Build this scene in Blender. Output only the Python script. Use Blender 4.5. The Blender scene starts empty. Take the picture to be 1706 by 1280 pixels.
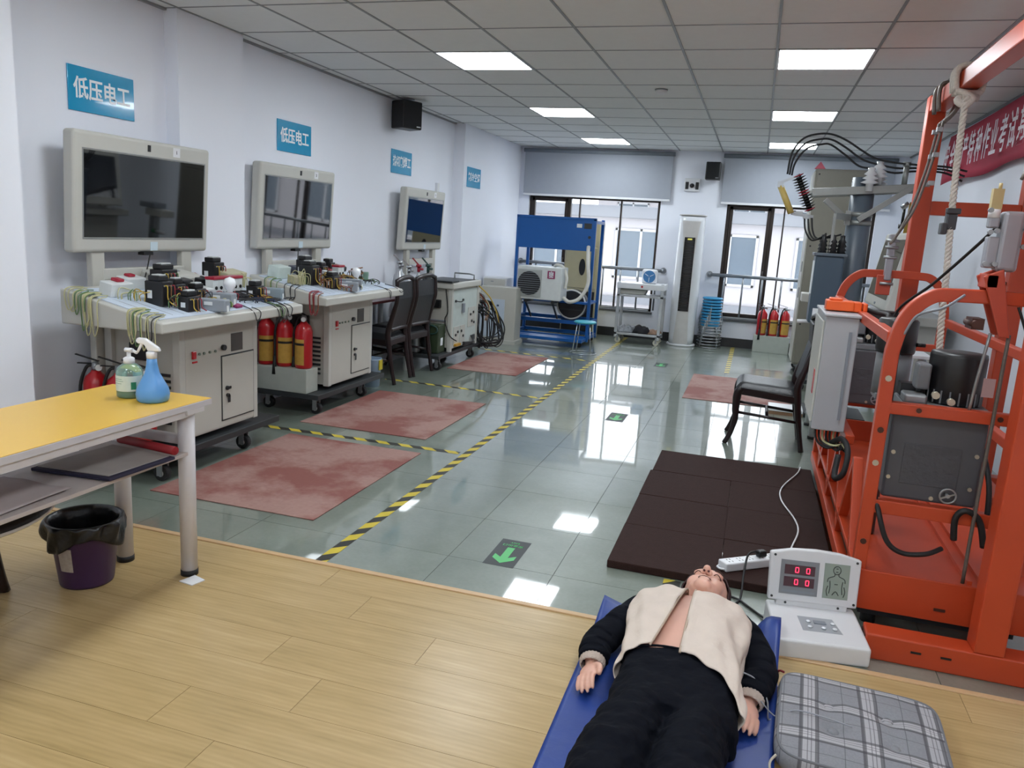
import bpy, bmesh, math, random
from mathutils import Vector, Matrix, Euler
random.seed(7)
sc = bpy.context.scene
C = sc.collection

# ---------------------------------------------------------------- camera
def unit(v): return Vector(v).normalized()
F = 1299.0
YV = unit((412, -235, F))                       # room's depth axis seen in the camera
DV = Vector((-387, 6506, F)); DV = (DV - YV * DV.dot(YV)).normalized()   # downwards
XV = DV.cross(YV)
right = Vector((XV.x, YV.x, -DV.x)); up = -Vector((XV.y, YV.y, -DV.y)); back = -Vector((XV.z, YV.z, -DV.z))
cam_d = bpy.data.cameras.new('camera'); cam = bpy.data.objects.new('camera', cam_d); C.objects.link(cam)
m = Matrix((right, up, back)).transposed().to_4x4(); m.translation = (0, 0, 1.5)
cam.matrix_world = m
cam_d.sensor_width = 36; cam_d.lens = F / 1706 * 36; cam_d.clip_start = 0.05; cam_d.clip_end = 200
sc.camera = cam

# ---------------------------------------------------------------- sky, exposure
SKY = 2.3; PANEL = 13.0
w = bpy.data.worlds.new('overcast_sky'); sc.world = w; w.use_nodes = True
bg = w.node_tree.nodes['Background']; bg.inputs[0].default_value = (0.86, 0.93, 1.0, 1); bg.inputs[1].default_value = SKY
sc.view_settings.view_transform = 'Standard'; sc.view_settings.look = 'None'
sc.view_settings.gamma = 1; sc.view_settings.use_curve_mapping = False
sc.view_settings.exposure = 0.87
sc.cycles.max_bounces = 8; sc.cycles.diffuse_bounces = 5; sc.cycles.glossy_bounces = 4
sc.cycles.transmission_bounces = 8; sc.cycles.transparent_max_bounces = 8
sc.cycles.caustics_reflective = False; sc.cycles.caustics_refractive = False
sc.cycles.sample_clamp_indirect = 6; sc.cycles.use_denoising = True

# ---------------------------------------------------------------- materials
def lin(h):
    if not isinstance(h, str): return tuple(h) + (1,)
    c = [int(h[i:i + 2], 16) / 255 for i in (0, 2, 4)]
    return tuple(x / 12.92 if x <= .04045 else ((x + .055) / 1.055) ** 2.4 for x in c) + (1,)
MATS = {}
def N(nt, t, **kw):
    n = nt.nodes.new(t)
    for k, v in kw.items(): setattr(n, k, v)
    return n
def mat(name, col, rough=.5, metal=0., var=.06, scale=14., bump=0., bscale=60., spec=.5, coat=0., emit=0., ecol=None, alpha=1., trans=0., stretch=(1, 1, 1)):
    if name in MATS: return MATS[name]
    M = bpy.data.materials.new(name); M.use_nodes = True; nt = M.node_tree
    b = nt.nodes['Principled BSDF']; c = lin(col)
    tc = N(nt, 'ShaderNodeTexCoord'); mp = N(nt, 'ShaderNodeMapping'); mp.inputs['Scale'].default_value = stretch
    nt.links.new(tc.outputs['Object'], mp.inputs[0])
    if var > 0:
        nz = N(nt, 'ShaderNodeTexNoise'); nz.inputs['Scale'].default_value = scale; nz.inputs['Detail'].default_value = 4
        nt.links.new(mp.outputs[0], nz.inputs['Vector'])
        mx = N(nt, 'ShaderNodeMix', data_type='RGBA')
        mx.inputs[6].default_value = tuple(max(0, x * (1 - var * 1.6)) for x in c[:3]) + (1,)
        mx.inputs[7].default_value = tuple(min(1, x * (1 + var * 1.6)) for x in c[:3]) + (1,)
        nt.links.new(nz.outputs[0], mx.inputs[0]); nt.links.new(mx.outputs[2], b.inputs['Base Color'])
    else: b.inputs['Base Color'].default_value = c
    if bump > 0:
        nb = N(nt, 'ShaderNodeTexNoise'); nb.inputs['Scale'].default_value = bscale; nb.inputs['Detail'].default_value = 3
        nt.links.new(mp.outputs[0], nb.inputs['Vector'])
        bp = N(nt, 'ShaderNodeBump'); bp.inputs['Strength'].default_value = bump; bp.inputs['Distance'].default_value = .01
        nt.links.new(nb.outputs[0], bp.inputs['Height']); nt.links.new(bp.outputs[0], b.inputs['Normal'])
    b.inputs['Roughness'].default_value = rough; b.inputs['Metallic'].default_value = metal
    b.inputs['Specular IOR Level'].default_value = spec; b.inputs['Coat Weight'].default_value = coat
    b.inputs['Alpha'].default_value = alpha; b.inputs['Transmission Weight'].default_value = trans
    if emit > 0:
        b.inputs['Emission Color'].default_value = lin(ecol or col); b.inputs['Emission Strength'].default_value = emit
    MATS[name] = M
    return M
def mathn(nt, op, a, b=None, c=None):
    n = N(nt, 'ShaderNodeMath', operation=op)
    for i, x in enumerate((a, b, c)):
        if x is None: continue
        if isinstance(x, (int, float)): n.inputs[i].default_value = x
        else: nt.links.new(x, n.inputs[i])
    return n.outputs[0]
def mixc(nt, fac, a, b):
    mx = N(nt, 'ShaderNodeMix', data_type='RGBA')
    for i, x in ((0, fac), (6, a), (7, b)):
        if isinstance(x, (int, float)): mx.inputs[i].default_value = x
        elif isinstance(x, (str, tuple)): mx.inputs[i].default_value = lin(x)
        else: nt.links.new(x, mx.inputs[i])
    return mx.outputs[2]
def base(name, rough=.5, metal=0.):
    M = bpy.data.materials.new(name); M.use_nodes = True; nt = M.node_tree; b = nt.nodes['Principled BSDF']
    b.inputs['Roughness'].default_value = rough; b.inputs['Metallic'].default_value = metal
    MATS[name] = M
    return M, nt, b
def noise(nt, vec, scale, detail=4, rough=.5):
    n = N(nt, 'ShaderNodeTexNoise'); n.inputs['Scale'].default_value = scale; n.inputs['Detail'].default_value = detail; n.inputs['Roughness'].default_value = rough
    if vec is not None: nt.links.new(vec, n.inputs['Vector'])
    return n.outputs[0]
def ramp(nt, fac, stops):
    r = N(nt, 'ShaderNodeValToRGB'); e = r.color_ramp.elements
    while len(e) < len(stops): e.new(.5)
    for i, (p, c) in enumerate(stops): e[i].position = p; e[i].color = lin(c) if isinstance(c, str) else (c, c, c, 1)
    nt.links.new(fac, r.inputs[0])
    return r.outputs[0]

def m_floor_tile():
    M, nt, b = base('polished_tile', .06)
    tc = N(nt, 'ShaderNodeTexCoord'); oi = N(nt, 'ShaderNodeObjectInfo')
    off = N(nt, 'ShaderNodeVectorMath', operation='ADD'); nt.links.new(tc.outputs['Object'], off.inputs[0]); nt.links.new(oi.outputs['Location'], off.inputs[1])
    n1 = noise(nt, off.outputs[0], 3.0, 6, .65); n2 = noise(nt, off.outputs[0], 55, 3)
    f = mathn(nt, 'ADD', mathn(nt, 'MULTIPLY', n1, .75), mathn(nt, 'MULTIPLY', n2, .25))
    f = mathn(nt, 'ADD', f, mathn(nt, 'MULTIPLY', mathn(nt, 'SUBTRACT', oi.outputs['Random'], .5), .14))
    col = ramp(nt, f, [(.3, '69736a'), (.5, '767f75'), (.72, '838c82')])
    nt.links.new(col, b.inputs['Base Color'])
    rr = mathn(nt, 'MULTIPLY_ADD', noise(nt, off.outputs[0], 7, 5), .05, .012)
    nt.links.new(rr, b.inputs['Coat Roughness']); b.inputs['Coat Weight'].default_value = 1.; b.inputs['Coat IOR'].default_value = 1.6; b.inputs['Roughness'].default_value = .34
    bp = N(nt, 'ShaderNodeBump'); bp.inputs['Strength'].default_value = .02; bp.inputs['Distance'].default_value = .02
    nt.links.new(noise(nt, off.outputs[0], 4, 1), bp.inputs['Height']); nt.links.new(bp.outputs[0], b.inputs['Normal']); nt.links.new(bp.outputs[0], b.inputs['Coat Normal'])
    b.inputs['Specular IOR Level'].default_value = .8
    return M
def m_wood():
    M, nt, b = base('light_oak_laminate', .3)
    tc = N(nt, 'ShaderNodeTexCoord'); oi = N(nt, 'ShaderNodeObjectInfo')
    mp = N(nt, 'ShaderNodeMapping'); mp.inputs['Scale'].default_value = (1.3, 9, 1)
    add = N(nt, 'ShaderNodeVectorMath', operation='ADD'); sclv = N(nt, 'ShaderNodeVectorMath', operation='SCALE'); sclv.inputs['Scale'].default_value = 3.7
    nt.links.new(oi.outputs['Location'], sclv.inputs[0]); nt.links.new(tc.outputs['Object'], add.inputs[0]); nt.links.new(sclv.outputs[0], add.inputs[1])
    nt.links.new(add.outputs[0], mp.inputs[0])
    g1 = noise(nt, mp.outputs[0], 2.2, 8, .6)
    mp2 = N(nt, 'ShaderNodeMapping'); mp2.inputs['Scale'].default_value = (2.5, 60, 1); nt.links.new(add.outputs[0], mp2.inputs[0])
    g2 = noise(nt, mp2.outputs[0], 3, 4)
    wv = N(nt, 'ShaderNodeTexWave', wave_type='BANDS', bands_direction='Y'); wv.inputs['Scale'].default_value = 5; wv.inputs['Distortion'].default_value = 9; wv.inputs['Detail'].default_value = 3; wv.inputs['Detail Scale'].default_value = .6
    mp3 = N(nt, 'ShaderNodeMapping'); mp3.inputs['Scale'].default_value = (.55, 3, 1); nt.links.new(add.outputs[0], mp3.inputs[0]); nt.links.new(mp3.outputs[0], wv.inputs[0])
    f = mathn(nt, 'ADD', mathn(nt, 'MULTIPLY', g1, .78), mathn(nt, 'ADD', mathn(nt, 'MULTIPLY', g2, .12), mathn(nt, 'MULTIPLY', wv.outputs['Fac'], .1)))
    f = mathn(nt, 'ADD', f, mathn(nt, 'MULTIPLY', mathn(nt, 'SUBTRACT', oi.outputs['Random'], .5), .1))
    col = ramp(nt, f, [(.25, '9a8256'), (.42, 'aa9163'), (.58, 'b3996c'), (.78, 'c0a87c')])
    nt.links.new(col, b.inputs['Base Color'])
    return M
def m_rubber():
    M, nt, b = base('brick_red_rubber', .75)
    tc = N(nt, 'ShaderNodeTexCoord'); oi = N(nt, 'ShaderNodeObjectInfo')
    add = N(nt, 'ShaderNodeVectorMath', operation='ADD'); nt.links.new(tc.outputs['Object'], add.inputs[0]); nt.links.new(oi.outputs['Location'], add.inputs[1])
    n1 = noise(nt, add.outputs[0], 1.7, 7, .62); n2 = noise(nt, add.outputs[0], 40, 3)
    st = ramp(nt, n1, [(.44, 0.), (.56, 1.)])
    dirt = mixc(nt, n2, '8f6c64', 'a28077')
    col = mixc(nt, mathn(nt, 'MULTIPLY', st, .8), dirt, '783c35')
    nt.links.new(col, b.inputs['Base Color'])
    return M
def m_tape(ang=1.0, per=.13):
    M, nt, b = base('hazard_tape', .45)
    tc = N(nt, 'ShaderNodeTexCoord'); sp = N(nt, 'ShaderNodeSeparateXYZ'); nt.links.new(tc.outputs['Object'], sp.inputs[0])
    s = mathn(nt, 'ADD', sp.outputs[0], mathn(nt, 'MULTIPLY', sp.outputs[1], ang))
    fr = mathn(nt, 'FRACT', mathn(nt, 'DIVIDE', s, per))
    g = mathn(nt, 'GREATER_THAN', fr, .5)
    nn = noise(nt, tc.outputs['Object'], 30, 3)
    col = mixc(nt, g, mixc(nt, nn, '22221f', '34332e'), mixc(nt, nn, 'b9a52e', 'd0bb3e'))
    nt.links.new(col, b.inputs['Base Color'])
    return M

# ---------------------------------------------------------------- mesh builder
class MB:
    def __init__(s, o=(0, 0, 0)): s.v = []; s.f = []; s.s = []; s.o = Vector(o)
    def add(s, vs, fs, smooth=False, M=None):
        k = len(s.v)
        for p in vs:
            p = Vector(p)
            if M is not None: p = M @ p
            s.v.append(p - s.o)
        for f in fs: s.f.append([i + k for i in f]); s.s.append(smooth)
        return s
    def box(s, x0, x1, y0, y1, z0, z1, M=None):
        return s.add([(x0, y0, z0), (x1, y0, z0), (x1, y1, z0), (x0, y1, z0), (x0, y0, z1), (x1, y0, z1), (x1, y1, z1), (x0, y1, z1)],
                     [(0, 3, 2, 1), (4, 5, 6, 7), (0, 1, 5, 4), (1, 2, 6, 5), (2, 3, 7, 6), (3, 0, 4, 7)], False, M)
    def cb(s, c, d, rot=(0, 0, 0)):
        M = Matrix.Translation(c) @ Euler(rot).to_matrix().to_4x4()
        return s.box(-d[0] / 2, d[0] / 2, -d[1] / 2, d[1] / 2, -d[2] / 2, d[2] / 2, M)
    def beam(s, p0, p1, wd, ht, upv=(0, 0, 1)):
        p0 = Vector(p0); p1 = Vector(p1); d = p1 - p0; L = d.length; d.normalize(); u = Vector(upv)
        if abs(d.dot(u)) > .99: u = Vector((0, 1, 0))
        a = d.cross(u).normalized(); b = a.cross(d)
        M = Matrix((a, d, b)).transposed().to_4x4(); M.translation = p0
        return s.box(-wd / 2, wd / 2, 0, L, -ht / 2, ht / 2, M)
    def cyl(s, p0, p1, r0, r1=None, n=14, caps=True):
        p0 = Vector(p0); p1 = Vector(p1); r1 = r0 if r1 is None else r1
        d = (p1 - p0).normalized(); u = Vector((0, 0, 1)) if abs(d.z) < .9 else Vector((1, 0, 0))
        a = d.cross(u).normalized(); b = d.cross(a); vs = []
        for p, r in ((p0, r0), (p1, r1)):
            for i in range(n):
                t = 2 * math.pi * i / n; vs.append(p + (a * math.cos(t) + b * math.sin(t)) * r)
        s.add(vs, [(i, i + n, (i + 1) % n + n, (i + 1) % n) for i in range(n)], True)
        if caps:
            k = len(s.v) - 2 * n
            s.f.append([k + i for i in range(n)]); s.s.append(False)
            s.f.append([k + n + i for i in reversed(range(n))]); s.s.append(False)
        return s
    def lathe(s, prof, c=(0, 0, 0), n=20, sx=1., sy=1., M=None):
        vs = []; fs = []; c = Vector(c); T = Matrix.Translation(c) if M is None else M
        for r, z in prof:
            for i in range(n):
                t = 2 * math.pi * i / n; vs.append((r * math.cos(t) * sx, r * math.sin(t) * sy, z))
        for j in range(len(prof) - 1):
            for i in range(n): fs.append((j * n + i, j * n + (i + 1) % n, (j + 1) * n + (i + 1) % n, (j + 1) * n + i))
        s.add(vs, fs, True, T)
        k = len(s.v) - len(vs)
        if prof[0][0] > 1e-5: s.f.append([k + i for i in reversed(range(n))]); s.s.append(False)
        if prof[-1][0] > 1e-5: s.f.append([k + (len(prof) - 1) * n + i for i in range(n)]); s.s.append(False)
        return s
    def tube(s, pts, r, n=7, smooth_path=0, closed=False, rs=None):
        P = [Vector(p) for p in pts]
        if smooth_path: P = spline(P, smooth_path)
        m_ = len(P); vs = []; fs = []; prev = None
        for i in range(m_):
            if closed: d = P[(i + 1) % m_] - P[i - 1]
            else: d = P[min(i + 1, m_ - 1)] - P[max(i - 1, 0)]
            if d.length < 1e-9: d = Vector((0, 0, 1))
            d.normalize()
            if prev is None: u = Vector((0, 0, 1)) if abs(d.z) < .9 else Vector((1, 0, 0)); a = d.cross(u).normalized()
            else: a = (prev - d * prev.dot(d)).normalized()
            prev = a; b = d.cross(a)
            rr = r if rs is None else rs[min(len(rs) - 1, int(i * len(rs) / m_))]
            for k in range(n):
                t = 2 * math.pi * k / n; vs.append(P[i] + (a * math.cos(t) + b * math.sin(t)) * rr)
        for i in range(m_ if closed else m_ - 1):
            j = (i + 1) % m_
            for k in range(n): fs.append((i * n + k, i * n + (k + 1) % n, j * n + (k + 1) % n, j * n + k))
        if not closed: fs.append(tuple(reversed(range(n)))); fs.append(tuple((m_ - 1) * n + k for k in range(n)))
        return s.add(vs, fs, True)
    def prism(s, poly, a0, a1, axis='z', M=None):
        n = len(poly)
        def pt(u, v, a): return {'z': (u, v, a), 'y': (u, a, v), 'x': (a, u, v)}[axis]
        vs = [pt(u, v, a0) for u, v in poly] + [pt(u, v, a1) for u, v in poly]
        fs = [tuple(range(n)), tuple(reversed(range(n, 2 * n)))] + [(i, i + n, (i + 1) % n + n, (i + 1) % n) for i in range(n)]
        s.add(vs, fs, False, M)
        return s
    def ball(s, c, r, n=14, m_=8, sc_=(1, 1, 1), M=None):
        prof = [(math.sin(math.pi * j / m_) * 1., -math.cos(math.pi * j / m_)) for j in range(m_ + 1)]
        T = (Matrix.Translation(c) if M is None else Matrix.Translation(c) @ M) @ Matrix.Diagonal((r * sc_[0], r * sc_[1], r * sc_[2], 1))
        prof[0] = (1e-4, -1); prof[-1] = (1e-4, 1)
        return s.lathe(prof, n=n, M=T)
    def surf(s, fn, nu, nv, closed_u=False):
        vs = [fn(i / (nu if closed_u else nu - 1), j / (nv - 1)) for j in range(nv) for i in range(nu)]
        fs = []
        for j in range(nv - 1):
            for i in range(nu if closed_u else nu - 1):
                fs.append((j * nu + i, j * nu + (i + 1) % nu, (j + 1) * nu + (i + 1) % nu, (j + 1) * nu + i))
        return s.add(vs, fs, True)
    def mesh(s, name):
        me = bpy.data.meshes.new(name); me.from_pydata(s.v, [], s.f); me.polygons.foreach_set('use_smooth', s.s)
        bm = bmesh.new(); bm.from_mesh(me); bmesh.ops.recalc_face_normals(bm, faces=bm.faces); bm.to_mesh(me); bm.free()
        return me
    def build(s, name, material, parent=None, bevel=0., seg=2, solid=0., label=None, kind=None):
        me = s.mesh(name); me.materials.append(material)
        o = bpy.data.objects.new(name, me); C.objects.link(o); o.parent = parent
        if solid: md = o.modifiers.new('thickness', 'SOLIDIFY'); md.thickness = solid; md.offset = 0
        if bevel:
            md = o.modifiers.new('bevel', 'BEVEL'); md.width = bevel; md.segments = seg; md.limit_method = 'ANGLE'; md.angle_limit = .7
            if hasattr(md, 'harden_normals'): md.harden_normals = False
        if label: o['label'] = label
        if kind: o['kind'] = kind
        return o
def spline(P, k=6):
    if len(P) < 3: return P
    out = []
    for i in range(len(P) - 1):
        p0 = P[max(i - 1, 0)]; p1 = P[i]; p2 = P[i + 1]; p3 = P[min(i + 2, len(P) - 1)]
        for j in range(k):
            t = j / k
            out.append(.5 * ((2 * p1) + (p2 - p0) * t + (2 * p0 - 5 * p1 + 4 * p2 - p3) * t * t + (3 * p1 - p0 - 3 * p2 + p3) * t ** 3))
    out.append(P[-1])
    return out
def tag(o, label, cat, group=None, kind=None):
    o['label'] = label; o['category'] = cat
    if group: o['group'] = group
    if kind: o['kind'] = kind
    return o
def thing(name, label, cat, loc=(0, 0, 0), rz=0., group=None):
    o = bpy.data.objects.new(name, None); C.objects.link(o); o.location = loc; o.rotation_euler = (0, 0, rz); o.empty_display_size = .1
    return tag(o, label, cat, group)
def dup(root, loc, rz=0., label=None, group=None):
    r = root.copy(); C.objects.link(r); r.location = loc; r.rotation_euler = (0, 0, rz)
    if label: r['label'] = label
    if group: r['group'] = group
    for ch in list(root.children):
        c = ch.copy(); C.objects.link(c); c.parent = r
        for g in ch.children: d = g.copy(); C.objects.link(d); d.parent = c
    return r
def struct(o): o['kind'] = 'structure'; return o
def text_mesh(txt, size, name='lettering', bold=0., width=1.):
    cu = bpy.data.curves.new('t', 'FONT'); cu.body = txt; cu.size = size; cu.align_x = 'CENTER'; cu.align_y = 'CENTER'
    cu.extrude = .0008; cu.offset = bold; cu.resolution_u = 3
    to = bpy.data.objects.new('t', cu); C.objects.link(to); bpy.context.view_layer.update()
    dg = bpy.context.evaluated_depsgraph_get(); me = bpy.data.meshes.new_from_object(to.evaluated_get(dg)); me.name = name
    bpy.data.objects.remove(to); bpy.data.curves.remove(cu)
    if len(me.vertices):
        xs = [v.co.x for v in me.vertices]; ys = [v.co.y for v in me.vertices]
        cx = (min(xs) + max(xs)) / 2; cy = (min(ys) + max(ys)) / 2
        for v in me.vertices: v.co.x = (v.co.x - cx) * width; v.co.y -= cy
    return me
def text(txt, size, material, parent, M, name='lettering', bold=0., width=1., fit=None):
    me = text_mesh(txt, size, name, bold, width); me.materials.clear(); me.materials.append(material)
    if fit and len(me.vertices):
        xs = [v.co.x for v in me.vertices]; ys = [v.co.y for v in me.vertices]
        kx = fit[0] / (max(xs) - min(xs)); ky = fit[1] / (max(ys) - min(ys))
        for v in me.vertices: v.co.x *= kx; v.co.y *= ky
    o = bpy.data.objects.new(name, me); C.objects.link(o); o.parent = parent; o.matrix_local = M
    return o
def frame_m(xa, ya, loc):           # matrix whose local x,y axes are xa, ya
    xa = Vector(xa).normalized(); ya = Vector(ya).normalized(); za = xa.cross(ya)
    M = Matrix((xa, ya, za)).transposed().to_4x4(); M.translation = loc
    return M

# common materials
WALL = mat('white_wall_paint', 'e8ebf4', .7, var=.012, scale=3)
BEIGE = mat('warm_grey_powder_coat', 'b9b7ae', .42, var=.03, scale=6)
BEIGE2 = mat('pale_grey_powder_coat', 'bcbbb4', .4, var=.03, scale=6)
DARKBASE = mat('dark_steel', '2b2e30', .5, var=.1)
BLACK = mat('black_plastic', '141416', .4, var=.1)
BLACKR = mat('black_rubber', '161618', .6, var=.1)
GREY = mat('mid_grey_plastic', '7d838b', .45, var=.05)
WHITE = mat('white_plastic', 'dcdde0', .35, var=.02)
WOODDK = mat('dark_mahogany', '1d0e0f', .3, var=.2, scale=8, stretch=(1, 1, 6))
LEATHER = mat('black_leather', '131418', .38, var=.1, bump=.15, bscale=90)
CHROME = mat('brushed_steel', 'b8bbbe', .28, metal=1, var=.04)
STEELP = mat('zinc_plated_steel', '9a9d9f', .4, metal=.8, var=.08)
RED = mat('extinguisher_red', 'b3121c', .3, var=.05, coat=.3)
ORANGE = mat('orange_enamel', 'b54120', .38, var=.07, scale=5)
GLASSM = mat('dark_screen_glass', '08090c', .03, var=0, spec=.5, coat=1.); GLASSM.node_tree.nodes['Principled BSDF'].inputs['Coat IOR'].default_value = 1.72
# ---------------------------------------------------------------- room shell
XL, XR, YF, YB, ZC = -3.7, 1.78, 11.65, -2.0, 2.715
fl = struct(MB().box(XL - .2, XR + .2, YB - .2, YF + .2, -.12, -.006).build('floor', mat('grey_grout', '4a5350', .8)))
TILE = m_floor_tile(); WOOD = m_wood()
TX, TY = .5, .513
xs = [XL] + [x for x in [-.707 + TX * k for k in range(-6, 6)] if XL + .03 < x < XR - .03] + [XR]
ys = [2.86] + [y for y in [3.165 + TY * k for k in range(0, 18)] if y < YF - .03] + [YF]
cache = {}
def slab(w_, d_, h, key, material, gap):
    k = (key, round(w_, 3), round(d_, 3))
    if k not in cache:
        me = MB().box(-w_ / 2 + gap, w_ / 2 - gap, -d_ / 2 + gap, d_ / 2 - gap, -h, 0).mesh(key); me.materials.append(material); cache[k] = me
    return cache[k]
def place(name, me, parent, loc):
    o = bpy.data.objects.new(name, me); C.objects.link(o); o.parent = parent; o.location = loc
    return o
for i in range(len(xs) - 1):
    for j in range(len(ys) - 1):
        place('floor_tile', slab(xs[i + 1] - xs[i], ys[j + 1] - ys[j], .006, 'floor_tile', TILE, .0012), fl, ((xs[i] + xs[i + 1]) / 2, (ys[j] + ys[j + 1]) / 2, 0))
PW = .195; r = 0; y = 2.855
while y > YB + .02:
    y0 = max(YB, y - PW); st = (-.973 + 1.21 * .5 * (r % 2) + (.12 * ((r * 7) % 5) if r not in (2,) else 0) - (0.605 if r % 2 == 0 and r != 2 else 0)) % 1.21
    cuts = [XL] + [x for x in [XL - 1.21 + ((st - XL) % 1.21) + 1.21 * k for k in range(7)] if XL + .1 < x < XR - .1] + [XR]
    if r == 2: cuts = [XL, -2.183, -.973, .237, XR]
    for a, b in zip(cuts, cuts[1:]):
        place('wood_plank', slab(b - a, y - y0, .006, 'wood_plank', WOOD, .0008), fl, ((a + b) / 2, (y + y0) / 2, 0))
    y = y0; r += 1
struct(MB().box(XL, XR, 2.838, 2.866, -.002, .006).build('trim_1', mat('threshold_oak', 'c3a27a', .35), bevel=.003))

# left wall with its pilasters
poly = [(-3.95, YB), (-3.41, YB), (-3.41, 2.98), (XL, 2.98), (XL, 4.31), (-3.6, 4.31), (-3.6, 4.97), (XL, 4.97), (XL, 9.27), (-3.56, 9.27), (-3.56, YF + .2), (-3.95, YF + .2)]
struct(MB().prism(poly, -.1, 2.9).build('wall_left', WALL))
struct(MB().box(XR, XR + .2, YB, YF + .2, -.1, 2.9).build('wall_right', WALL))
struct(MB().box(XL - .2, XR + .2, YB - .2, YB, -.1, 2.9).build('wall_back', WALL))
W1 = (-3.40, -1.42, .40, 2.02); W2 = (-.49, 1.45, .40, 2.02)
wf = MB(); y0, y1 = YF, YF + .22
wf.box(-3.56, W1[0], y0, y1, -.1, 2.9).box(W1[1], W2[0], y0, y1, -.1, 2.9).box(W2[1], XR, y0, y1, -.1, 2.9)
for W in (W1, W2): wf.box(W[0], W[1], y0, y1, -.1, W[2]).box(W[0], W[1], y0, y1, W[3], 2.9)
struct(wf.build('wall_far', WALL))
struct(MB().box(-3.56, XR, YF - .014, YF, 0, .13).build('baseboard_far', mat('black_skirting', '191a1c', .4)))
# ceiling
CEIL = mat('mineral_ceiling_tile', 'e4e5e4', .85, var=.02, bump=.12, bscale=220)
ce = struct(MB().box(XL - .2, XR + .2, YB - .2, YF + .2, ZC + .03, ZC + .15).build('ceiling', mat('plenum_grey', '77797a', .8)))
GX, GY = .593, .612
gxs = [XL] + [x for x in [-.03 + GX * k for k in range(-8, 5)] if XL + .04 < x < XR - .04] + [XR]
gys = [YB] + [y for y in [5.53 + GY * k for k in range(-14, 14)] if YB + .05 < y < YF - .05] + [YF]
lights = [(-.03 - 4 * GX, 5.53 + 4 * GY * k) for k in range(-3, 3)] + [(-.03, 5.53 + 4 * GY * k) for k in range(-3, 3)]
def is_light(x, y): return any(abs(x - a) < .05 and abs(y - b) < .05 for a, b in lights)
for i in range(len(gxs) - 1):
    for j in range(len(gys) - 1):
        if is_light(gxs[i], gys[j]): continue
        o = place('ceiling_panel', slab(gxs[i + 1] - gxs[i], gys[j + 1] - gys[j], .012, 'ceiling_panel', CEIL, .004), ce, ((gxs[i] + gxs[i + 1]) / 2, (gys[j] + gys[j + 1]) / 2, ZC + .014))
GRID = mat('grid_aluminium', '8d8f90', .45, metal=.3)
for x in gxs[1:-1]: MB().box(x - .008, x + .008, YB, YF, ZC - .002, ZC + .03).build('grid_bar', GRID, ce)
for y in gys[1:-1]: MB().box(XL, XR, y - .006, y + .006, ZC - .001, ZC + .028).build('grid_bar', GRID, ce)
for x in (XL + .012, XR - .012): MB().box(x - .012, x + .012, YB, YF, ZC - .012, ZC + .03).build('edge_trim', GRID, ce)
# LED panels
LED = mat('led_diffuser', 'ffffff', .6, var=0, emit=PANEL, ecol=(.88, .95, 1.))
LFR = mat('white_panel_frame', 'e2e3e5', .4, var=.01)
def pos_words(x, y):
    side = 'left' if x < -1 else 'right'
    k = round((y - 5.53) / (4 * GY))
    d = {0: 'nearest in view', 1: 'second away', 2: 'farthest, by the windows', -1: 'above the wooden floor edge', -2: 'above the camera', -3: 'at the back wall'}[k]
    return f'square white LED ceiling panel, {side} row, {d}'
for (x, y) in lights:
    t = thing('ceiling_light', pos_words(x, y), 'ceiling light', (x + GX / 2, y + GY / 2, ZC), 0, 'LED ceiling panels')
    a, b = GX / 2 - .004, GY / 2 - .004
    f = MB()
    for q in ((-a, a, -b, -b + .014), (-a, a, b - .014, b), (-a, -a + .014, -b, b), (a - .014, a, -b, b)): f.box(*q, -.004, .012)
    f.build('frame', LFR, t)
    MB().box(-a + .013, a - .013, -b + .013, b - .013, 0, .008).build('diffuser', LED, t)
t = thing('smoke_detector', 'small round white detector on the middle of the ceiling', 'detector', (-.93, 6.95, ZC))
MB().lathe([(.05, -.004), (.052, -.02), (.035, -.034), (.0001, -.036)]).build('housing', WHITE, t)
MB().lathe([(.055, 0), (.055, -.006)]).build('base_ring', GREY, t)

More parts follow.
